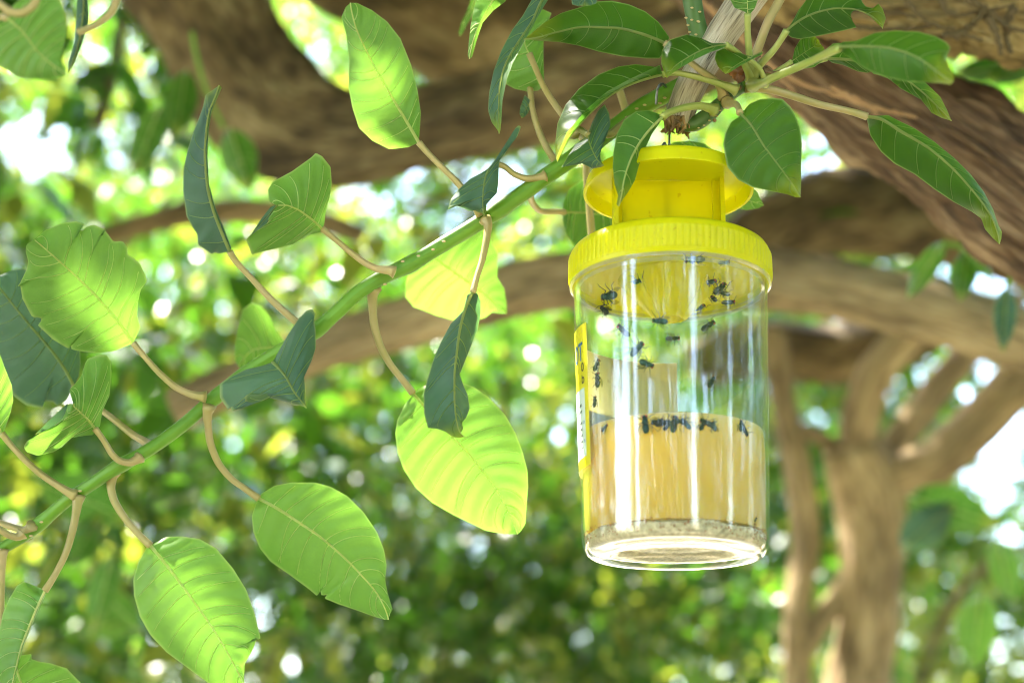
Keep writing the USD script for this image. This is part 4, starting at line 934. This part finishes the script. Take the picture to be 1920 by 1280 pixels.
K = 240
outer = [(wall_r(a), a) for a in np.linspace(0.004, -0.128, 14)] + [(0.0433, -0.1305), (0.0424, -0.1330), (0.0408, -0.1347), (0.0390, -0.1353)]
base = [(0.0318, -0.1353), (0.0306, -0.1346), (0.0290, -0.1330), (0.0262, -0.1312), (0.0200, -0.1296), (0.0100, -0.1285), (0.0002, -0.1282)]
inner = [(0.0002, -0.1272), (0.0100, -0.1275), (0.0200, -0.1286), (0.0270, -0.1302), (0.0320, -0.1316), (0.0370, -0.1320), (0.0402, -0.1318), (0.0418, -0.1304), (0.0424, -0.1285)] + [(wall_r(a) - 0.0012, a) for a in np.linspace(-0.126, 0.004, 14)]
obj('jar', lathe(outer + base + inner, K), 'clear_plastic', trap, 35)
obj('rim_ring', lathe([(0.0484, 0.001), (0.0497, -0.0002), (0.0497, -0.0016), (0.0484, -0.0022), (0.0482, 0)], K), 'clear_ring', trap, 40)
obj('thread_ring', lathe([(wall_r(-0.003) - 0.0013, -0.002), (wall_r(-0.004) - 0.0030, -0.003), (wall_r(-0.005) - 0.0013, -0.0042)], 160), 'clear_ring', trap, 40)
# lid: ribbed skirt, rounded shoulder, flat top with the entry hole, thin ceiling
lid_p = [(0.0489, -0.0006), (0.0497, -0.0006), (0.0500, 0.0006), (0.0500, 0.0016), (0.0500, 0.0020), (0.0499, 0.0125), (0.0498, 0.0130), (0.0494, 0.0148), (0.0484, 0.0165), (0.0468, 0.0176), (0.0445, 0.0181), (0.0300, 0.0183), (0.0262, 0.0183), (0.0250, 0.0178), (0.0250, 0.0170), (0.0262, 0.0166), (0.0440, 0.0164), (0.0462, 0.0158), (0.0478, 0.0145), (0.0486, 0.0120)]
lid_a = [0, 0, 0, 0, 0.0005, 0.0005, 0.0003] + [0] * (len(lid_p) - 7)
obj('lid', lathe(lid_p, 960, lid_a, 96), 'yellow_plastic', trap, 40)
# ceiling seen through the jar and the entry funnel that hangs from it
obj('inner_plate', lathe([(0.0464, 0.0030), (0.0466, 0.0040), (0.0262, 0.0042), (0.0258, 0.0026), (0.0400, 0.0024)], 160), 'yellow_funnel', trap, 40)
obj('funnel', lathe([(0.0262, 0.0058), (0.0254, 0.0022), (0.0180, -0.0068), (0.0084, -0.0170), (0.0066, -0.0178), (0.0056, -0.0176), (0.0070, -0.0166), (0.0166, -0.0064), (0.0240, 0.0030), (0.0246, 0.0060)], 120), 'yellow_funnel', trap, 35)
for k in range(4):
    a = math.radians(45 + 90 * k)
    v, f, _ = tube(np.array([[0.0235 * math.cos(a), 0.0235 * math.sin(a), -0.0005], [0.0075 * math.cos(a), 0.0075 * math.sin(a), -0.0172]]), 0.0007, 6)
    obj('funnel_rib', (v, f), 'yellow_funnel', trap, True)
# curved walls that carry the rain cap, open at the front and the back
def arc_wall(a0, a1, r0, r1, z0, z1, k=40):
    th = np.radians(np.linspace(a0, a1, k))
    V, F = [], []
    for r, zz in ((r0, z0), (r1, z0), (r1, z1), (r0, z1)):
        V.append(np.stack([r * np.sin(th), -r * np.cos(th), np.full(k, zz)], 1))
    V = np.vstack(V)
    for s in range(4):
        s2 = (s + 1) % 4
        for j in range(k - 1):
            F += [(s * k + j, s2 * k + j, s2 * k + j + 1), (s * k + j, s2 * k + j + 1, s * k + j + 1)]
    F += [(0, 2 * k, k), (0, 3 * k, 2 * k), (k - 1, 2 * k - 1, 3 * k - 1), (k - 1, 3 * k - 1, 4 * k - 1)]
    m = trimesh.Trimesh(V, F, process=True); trimesh.repair.fix_normals(m)
    return m
def slab(x0, x1, y0, y1, z0, z1):
    m = trimesh.creation.box([x1 - x0, y1 - y0, z1 - z0]); m.apply_translation([(x0 + x1) / 2, (y0 + y1) / 2, (z0 + z1) / 2])
    return m
obj('cap_support', slab(-0.0268, 0.0268, 0.0005, 0.0022, 0.0150, 0.0566), 'yellow_plastic', trap)
obj('cap_support', slab(-0.0010, 0.0010, 0.0022, 0.0262, 0.0150, 0.0566), 'yellow_plastic', trap)
for s_ in (-1, 1):
    obj('support_edge', arc_wall(s_ * 86 - 9, s_ * 86 + 9, 0.0262, 0.0284, 0.0150, 0.0562, 10), 'yellow_plastic', trap, 30)
    obj('support_edge', slab(min(s_ * 0.0222, s_ * 0.0234), max(s_ * 0.0222, s_ * 0.0234), -0.0030, 0.0005, 0.0150, 0.0563), 'yellow_plastic', trap)
cap_p = [(0.0002, 0.0592), (0.0200, 0.0590), (0.0340, 0.0585), (0.0392, 0.0578), (0.0408, 0.0566), (0.0416, 0.0545), (0.0422, 0.0512), (0.0428, 0.0500), (0.0428, 0.0492), (0.0414, 0.0491), (0.0410, 0.0505), (0.0402, 0.0545), (0.0394, 0.0558), (0.0350, 0.0564), (0.0002, 0.0572)]
obj('rain_cap', lathe(cap_p, 200), 'yellow_plastic', trap, 35)
v, f, _ = tube(np.array([[-0.005, 0, 0.0588], [-0.0045, 0, 0.0612], [-0.002, 0, 0.0628], [0.002, 0, 0.0628], [0.0045, 0, 0.0612], [0.005, 0, 0.0588]]), 0.0013, 8)
obj('hanging_eye', (v, f), 'yellow_plastic', trap, True)

# label wrapped from the left side round the back of the jar
def patch(a0, a1, z0, z1, off, thick, k=80, rows=10):
    th = np.radians(np.linspace(a0, a1, k)); zs = np.linspace(z0, z1, rows)
    def sheet(o):
        r = wall_r(zs) + o
        return np.stack([r[:, None] * np.sin(th), -r[:, None] * np.cos(th), np.repeat(zs[:, None], k, 1)], -1).reshape(-1, 3)
    V = np.vstack([sheet(off), sheet(off + thick)]); N = k * rows
    F = []
    if thick == 0:
        for i in range(rows - 1):
            for j in range(k - 1):
                a = i * k + j
                F += [(a, a + 1, a + k), (a + 1, a + k + 1, a + k)]
        return V[:N], np.array(F)
    for i in range(rows - 1):
        for j in range(k - 1):
            a = i * k + j
            F += [(a, a + k, a + 1), (a + 1, a + k, a + k + 1), (N + a, N + a + 1, N + a + k), (N + a + 1, N + a + k + 1, N + a + k)]
    for i in range(rows - 1):
        for j in (0, k - 1):
            a = i * k + j
            F += [(a, a + k, N + a), (a + k, N + a + k, N + a)]
    for j in range(k - 1):
        for i in (0, rows - 1):
            a = i * k + j
            F += [(a, a + 1, N + a), (a + 1, N + a + 1, N + a)]
    return V, np.array(F)
label = obj('label', patch(-189.7, -64.5, -0.0955, -0.0262, 0.00006, 0), 'label_paper', trap, 30)
obj('printed_face', patch(-189.7, -64.5, -0.0955, -0.0262, 0.00020, 0), 'label_yellow', label, 30)
obj('text_panel', patch(-150, -69, -0.0905, -0.0575, 0.00030, 0.00003), 'label_white', label, 30)
def wrap_text(text, height, a_end, zc, mat, stretch=1.0, spin=False):
    """lettering laid on the jar wall, its last letter ending at the angle a_end"""
    t = meshkit.text_mesh(text, height, 0.00004, bold=True)
    V = np.array(t.vertices)
    V[:, 0] -= V[:, 0].max()
    V[:, 0] *= stretch
    zz = zc + V[:, 1]
    r = wall_r(zz)
    a = math.radians(a_end) + V[:, 0] / r
    r = r + 0.00033 + V[:, 2] + 0.00002
    obj('lettering', (np.stack([r * np.sin(a), -r * np.cos(a), zz], 1), np.array(t.faces)), mat, label)
wrap_text('OT', 0.0085, -70, -0.0435, 'ink_blue', 0.8)
wrap_text('0', 0.0040, -69, -0.0492, 'ink_black')
wrap_text('b', 0.0040, -68.8, -0.0552, 'ink_black')
for k, (zc, w) in enumerate([(-0.0660, 7), (-0.0690, 6), (-0.0745, 7), (-0.0775, 8), (-0.0805, 6), (-0.0835, 7), (-0.0865, 6)]):
    wrap_text('oon mnu uo'[:w], 0.0016, -74, zc, 'ink_black')
wrap_text('o', 0.0018, -70.5, -0.0748, 'ink_blue'); wrap_text('n', 0.0018, -70.5, -0.0838, 'ink_blue')

# bait: liquid with a layer of sediment, inside the jar
ZL = -0.0765
liq = [(0.0002, ZL), (0.0380, ZL)] + [(wall_r(ZL) - 0.0034, ZL), (wall_r(ZL) - 0.0026, ZL + 0.0004)] + [(wall_r(a) - 0.0024 + 0.0008 * min(1, (ZL - a) / 0.012), a) for a in np.linspace(ZL - 0.001, -0.1245, 16)] + [(0.0002, -0.1245)]
liquid = thing('bait_liquid', 'murky honey coloured liquid filling the lower half of the jar', 'liquid', O)
UsdGeom.Xformable(liquid).AddRotateYOp().Set(TILT)
obj('liquid', lathe(liq, 160), 'bait', liquid, 35)
srs = np.random.default_rng(9)
def sed_mesh():
    m = lathe([(0.0002, -0.1250)] + [(r, -0.1250) for r in (0.02, 0.034, 0.0405)] + [(0.0424, -0.1262), (0.0421, -0.1285), (0.0414, -0.1304), (0.0400, -0.1316), (0.0370, -0.1317), (0.0320, -0.1312), (0.0270, -0.1298), (0.0200, -0.1282), (0.0100, -0.1271), (0.0002, -0.1268)], 200)
    V = np.array(m.vertices)
    topm = V[:, 2] > -0.1268
    V[topm, 2] += 0.0034 * (meshkit.fbm(V[topm] * np.array([90, 90, 0]), 3, 4) - 0.35)
    m.vertices = V
    return m
sed = thing('sediment', 'gritty sandy sediment settled on the bottom of the jar', 'sediment', O)
UsdGeom.Xformable(sed).AddRotateYOp().Set(TILT)
obj('silt', sed_mesh(), 'sediment', sed, 40)
parts = []
for k in range(240):
    a, zz = srs.uniform(-1.6, 1.6), srs.uniform(-0.1305, -0.1235)
    r = np.interp(zz, [-0.1305, -0.1285, -0.126], [0.0413, 0.0421, 0.0424]) + 0.00005
    s = trimesh.creation.icosphere(0, srs.uniform(0.00018, 0.0005)); s.apply_translation([r * math.sin(a), -r * math.cos(a), zz])
    parts.append((np.array(s.vertices), np.array(s.faces)))
obj('grit', join(parts), 'dry_leaf', sed, kind='stuff')

# wire hook
hook = thing('wire_hook', 'bent steel wire hook looped over the branch, holding the trap', 'hook')
top = to_world([0, 0, 0.0628])
wp = [P(1243, 281, 0.742), P(1242, 274, 0.744), P(1247, 268, 0.748), top + np.array([0, 0, -0.0012]), P(1255, 262, 0.7485), P(1255, 245, 0.752), P(1254, 222, 0.760), P(1252, 190, 0.768), P(1251, 172, 0.762), P(1248, 162, 0.750), P(1242, 158, 0.742), P(1236, 161, 0.738), P(1232, 170, 0.737), P(1231, 183, 0.738), P(1230, 196, 0.739)]
v, f, _ = tube(resample(wp, 120), 0.00062, 10)
obj('wire', (v, f), 'steel_wire', hook, True)

# ------------------------------------------------------------------ flies
simple('fly_green', (0.010, 0.035, 0.024), 0.35, metallic=0.3)
simple('fly_dark', (0.018, 0.019, 0.012), 0.6, specular_ior_level=0.25)
simple('fly_eye', (0.25, 0.03, 0.01), 0.35)
usdkit.material(stage, LK + '/fly_wing', {'tr': ('transparent_bsdf', {'color': (0.86, 0.86, 0.82)}), 'g': ('glossy_bsdf', {'color': (0.8, 0.8, 0.8), 'roughness': 0.15}), 'm': ('mix_closure', {'fac': 0.05})}, [('tr.BSDF', 'm.closure1'), ('g.BSDF', 'm.closure2')], surface='m.closure')

def ell(c, r, k=18):
    return m3.Manifold.sphere(1.0, k).scale(list(r)).translate(list(c))
def chain(pts, rad):
    out = m3.Manifold()
    for (a, b), (ra, rb) in zip(zip(pts[:-1], pts[1:]), zip(rad[:-1], rad[1:])):
        out += m3.Manifold.batch_hull([m3.Manifold.sphere(ra, 6).translate(list(a)), m3.Manifold.sphere(rb, 6).translate(list(b))])
    return out
def fly_parts(spread, seed):
    """one body mesh (head, thorax, abdomen, legs), two eyes and two wings; length 1, x forward, z up from the surface"""
    r = np.random.default_rng(seed)
    b = ell((0.36, 0, 0.20), (0.11, 0.15, 0.13)) + ell((0.12, 0, 0.22), (0.21, 0.17, 0.16)) + ell((-0.24, 0, 0.19), (0.28, 0.19, 0.15)) + ell((0.27, 0, 0.21), (0.08, 0.07, 0.07))
    for s in (-1, 1):
        for x, dx in ((0.22, 0.28), (0.10, 0.02), (0.0, -0.32)):
            j = r.normal(0, 0.03, 6)
            hip = (x, s * 0.10, 0.12); knee = (x + dx * 0.5 + j[0], s * (0.24 * spread + 0.08 + j[1]), 0.30 + j[2]); ank = (x + dx * 1.0 + j[3], s * (0.36 * spread + 0.10), 0.05); toe = (x + dx * 1.35, s * (0.46 * spread + 0.10 + j[4]), 0.012)
            b += chain([hip, knee, ank, toe], [0.026, 0.02, 0.014, 0.01])
    mm = b.to_mesh(); body = (np.array(mm.vert_properties[:, :3]), np.array(mm.tri_verts))
    eyes, wings = [], []
    for s in (-1, 1):
        e = ell((0.39, s * 0.085, 0.215), (0.075, 0.08, 0.10), 14).to_mesh()
        eyes.append((np.array(e.vert_properties[:, :3]), np.array(e.tri_verts)))
        t = np.linspace(0, 1, 14); L = 0.72; wd = 0.25
        root = np.array([0.10, s * 0.10, 0.33]); ax = np.array([-0.93, s * 0.30, -0.05]); ax /= np.linalg.norm(ax); ac = np.array([ax[1] * -1, ax[0], 0]) * s * -1
        prof = wd * np.sin(np.pi * np.clip(t * 0.94 + 0.04, 0, 1)) ** 0.7
        A = root + t[:, None] * L * ax - 0.25 * prof[:, None] * ac; Bp = root + t[:, None] * L * ax + 0.75 * prof[:, None] * ac
        V = np.vstack([A, Bp, A + [0, 0, 0.006], Bp + [0, 0, 0.006]]); F = []
        for i in range(13):
            F += [(i, i + 1, 14 + i), (i + 1, 15 + i, 14 + i), (28 + i, 42 + i, 29 + i), (29 + i, 42 + i, 43 + i), (i, 28 + i, i + 1), (i + 1, 28 + i, 29 + i), (14 + i, 15 + i, 42 + i), (15 + i, 43 + i, 42 + i)]
        wings.append((V, np.array(F)))
    return body, eyes, wings
UsdGeom.Scope.Define(stage, W + '/Kinds')
kinds = {}
for kname, spread, mt, sd in (('green_fly', 1.0, 'fly_green', 1), ('dark_fly', 0.8, 'fly_dark', 2), ('curled_fly', 0.35, 'fly_dark', 3)):
    path = f'{W}/Kinds/{kname}'
    stage.CreateClassPrim(path)
    body, eyes, wings = fly_parts(spread, sd)
    usdkit.mesh(stage, path + '/body', body, LK + '/' + mt, smooth=40)
    for i, (e, w) in enumerate(zip(eyes, wings)):
        sfx = '' if i == 0 else f'_{i:03d}'
        usdkit.mesh(stage, path + '/eye' + sfx, e, LK + '/fly_eye', smooth=True)
        wm = usdkit.mesh(stage, path + '/wing' + sfx, w, LK + '/fly_wing')
        wm.CreateDoubleSidedAttr(True)
    kinds[kname] = path

def ray_wall(px, py, which, inset):
    o = to_local(EYE); d = to_local(P(px, py, 1.0)) - o; d /= np.linalg.norm(d)
    ts = np.linspace(0.5, 1.0, 4000)
    q = o + ts[:, None] * d
    g = np.hypot(q[:, 0], q[:, 1]) - (wall_r(q[:, 2]) - inset)
    s = np.nonzero(np.diff(np.sign(g)))[0]
    if len(s) == 0:
        return q[np.argmin(np.abs(g))]
    return q[s[0] if which == 'front' else s[-1]]
def ray_plane(px, py, z0):
    o = to_local(EYE); d = to_local(P(px, py, 1.0)) - o
    return o + d * (z0 - o[2]) / d[2]

def fly(kind, size, pos, normal, heading, label, group=None, flat=1.0):
    """pos, normal and heading in the trap's frame; the fly stands on pos with its back along the normal"""
    nrm = np.asarray(normal, float); nrm /= np.linalg.norm(nrm)
    h = np.asarray(heading, float); h = h - nrm * (h @ nrm); h /= np.linalg.norm(h)
    s = np.cross(nrm, h)
    M = np.stack([h, s, nrm * flat], 0) @ ROT.T * size
    p = to_world(pos)
    x = UsdGeom.Xform.Define(stage, numbered(W + '/fly'))
    x.AddTransformOp().Set(Gf.Matrix4d(*M[0], 0, *M[1], 0, *M[2], 0, *map(float, p), 1))
    x.GetPrim().GetReferences().AddInternalReference(kinds[kind])
    x.GetPrim().SetInstanceable(True)
    setd(x.GetPrim(), label, 'fly', group)

def wall_fly(px, py, which, ang, label, kind='dark_fly', size=0.0082, outside=False):
    p = ray_wall(px, py, which, -0.0004 if outside else 0.0013)
    rad = np.array([p[0], p[1], 0]) / np.hypot(p[0], p[1])
    nrm = rad if outside else -rad
    side = np.array([1.0, 0, 0]); a = math.radians(ang)
    fly(kind, size, p, nrm, side * math.cos(a) + np.array([0, 0, 1]) * math.sin(a), label, None, 0.45 if (py > 780 and not outside) else 1.0)
def cone_fly(px, py, z0, ang, label, kind='dark_fly', size=0.0078):
    p = ray_plane(px, py, z0); a = math.radians(ang)
    fly(kind, size, p, (0.0, -0.25, -1), (math.cos(a), -math.sin(a), 0), label)

cone_fly(1200, 521, -0.001, 35, 'slim grey fly on the yellow ceiling, legs spread, left of the funnel', 'green_fly')
wall_fly(1136, 553, 'front', 175, 'long legged dark fly by the upper left wall of the jar', 'green_fly', 0.0105)
wall_fly(1129, 580, 'front', 150, 'dark round fly just below the long legged one at the upper left wall', 'dark_fly', 0.0070)
cone_fly(1302, 480, 0.0012, 180, 'flat dark fly under the front edge of the lid, highest in the jar', 'curled_fly', 0.0098)
cone_fly(1358, 488, 0.0012, 20, 'small dusty fly near the lid edge, right of the flat dark fly', 'curled_fly', 0.0058)
cone_fly(1331, 524, -0.001, 30, 'plump fly at the top of the cluster right of the funnel', 'green_fly', 0.0074)
cone_fly(1353, 533, -0.001, 75, 'dusty upright fly at the right of the cluster beside the funnel', 'dark_fly', 0.0078)
cone_fly(1318, 540, -0.002, 220, 'thin fly at the left of the cluster beside the funnel', 'curled_fly', 0.0062)
cone_fly(1338, 556, -0.002, 120, 'brown faced fly in the middle of the cluster beside the funnel', 'dark_fly', 0.0060)
cone_fly(1366, 562, -0.002, 10, 'round fly lowest right in the cluster beside the funnel', 'dark_fly', 0.0072)
cone_fly(1312, 572, -0.003, 50, 'reddish dark fly lowest left in the cluster beside the funnel', 'dark_fly', 0.0072)
wall_fly(1236, 600, 'front', 170, 'green fly hanging at the tip of the funnel', 'green_fly', 0.0076)
wall_fly(1165, 621, 'back', 150, 'slanting green fly on the far wall above the label', 'green_fly', 0.0092)
wall_fly(1192, 652, 'front', 40, 'long dark fly with a red head just above the paper label', 'green_fly', 0.0088)
wall_fly(1211, 680, 'front', -25, 'grey fly at the upper edge of the paper label', 'green_fly', 0.0078)
wall_fly(1262, 636, 'back', 0, 'faint fly on the far wall below the funnel', 'dark_fly', 0.0076)
wall_fly(1331, 612, 'back', 20, 'dusty grey fly on the far wall at the right', 'dark_fly', 0.0088)
wall_fly(1337, 714, 'front', 60, 'lone fly on the right side below the green glow', 'curled_fly', 0.0066)
wall_fly(1114, 683, 'front', 30, 'upper grey fly beside the yellow label edge', 'curled_fly', 0.0066)
wall_fly(1115, 711, 'front', 100, 'larger grey fly beside the yellow label edge', 'curled_fly', 0.0076)
wall_fly(1111, 752, 'front', 80, 'fly half hidden by the yellow label edge, above the liquid', 'curled_fly', 0.0056)
wall_fly(1132, 801, 'front', 20, 'small black fly at the left end of the waterline', 'curled_fly', 0.0052)
wall_fly(1212, 796, 'front', 95, 'shining blue green fly with clear wings at the waterline', 'green_fly', 0.0088, True)
wall_fly(1243, 792, 'front', 10, 'fuzzy drowned fly just right of the shining fly', 'dark_fly', 0.0076)
wall_fly(1264, 793, 'front', 80, 'drowned fly with a red eye in the waterline clump', 'dark_fly', 0.0084)
wall_fly(1286, 793, 'front', 130, 'dark bluish drowned fly at the middle of the waterline', 'green_fly', 0.0066)
wall_fly(1327, 792, 'front', 160, 'drowned fly with an orange side right of the middle of the waterline', 'dark_fly', 0.0078)
wall_fly(1398, 804, 'front', -40, 'plump black fly at the right end of the waterline', 'dark_fly', 0.0080)
wall_fly(1418, 973, 'front', 30, 'tiny black fly just above the sediment at the right', 'curled_fly', 0.0034)
for (x, y, a, lb, s, k) in [(1252, 797, 45, 'small soaked fly wedged between the fuzzy fly and the red eyed one', 0.0056, 'dark_fly'), (1275, 789, 170, 'soaked fly lying across the waterline beside the bluish one', 0.0070, 'curled_fly'), (1232, 789, 15, 'soaked fly touching the shining fly at the waterline', 0.0062, 'curled_fly'),
                            (1340, 798, 100, 'small soaked fly right of the one with the orange side', 0.0050, 'dark_fly'), (1318, 797, 60, 'small soaked fly left of the one with the orange side', 0.0052, 'curled_fly'), (1391, 797, 80, 'fly pressed against the plump black one at the waterline', 0.0060, 'curled_fly')]:
    wall_fly(x, y, 'front', a, lb, k, s)
cone_fly(1357, 545, -0.0015, 150, 'dusty fly tangled in the right of the cluster beside the funnel', 'dark_fly', 0.0070)
cone_fly(1344, 541, -0.0015, 260, 'fly buried in the centre of the cluster beside the funnel', 'dark_fly', 0.0066)
for (x, y, a, lb, s) in [(1234, 403, -60, 'brown headed fly peering over the lid inside the entrance', 0.0080), (1270, 405, 10, 'fly half hidden behind the lid edge inside the entrance', 0.0084)]:
    p = ray_plane(x, y, 0.0186); aa = math.radians(a)
    fly('dark_fly', s, (p[0], -0.034, 0.0184), (0, 0, 1), (math.cos(aa), math.sin(aa), 0), lb)
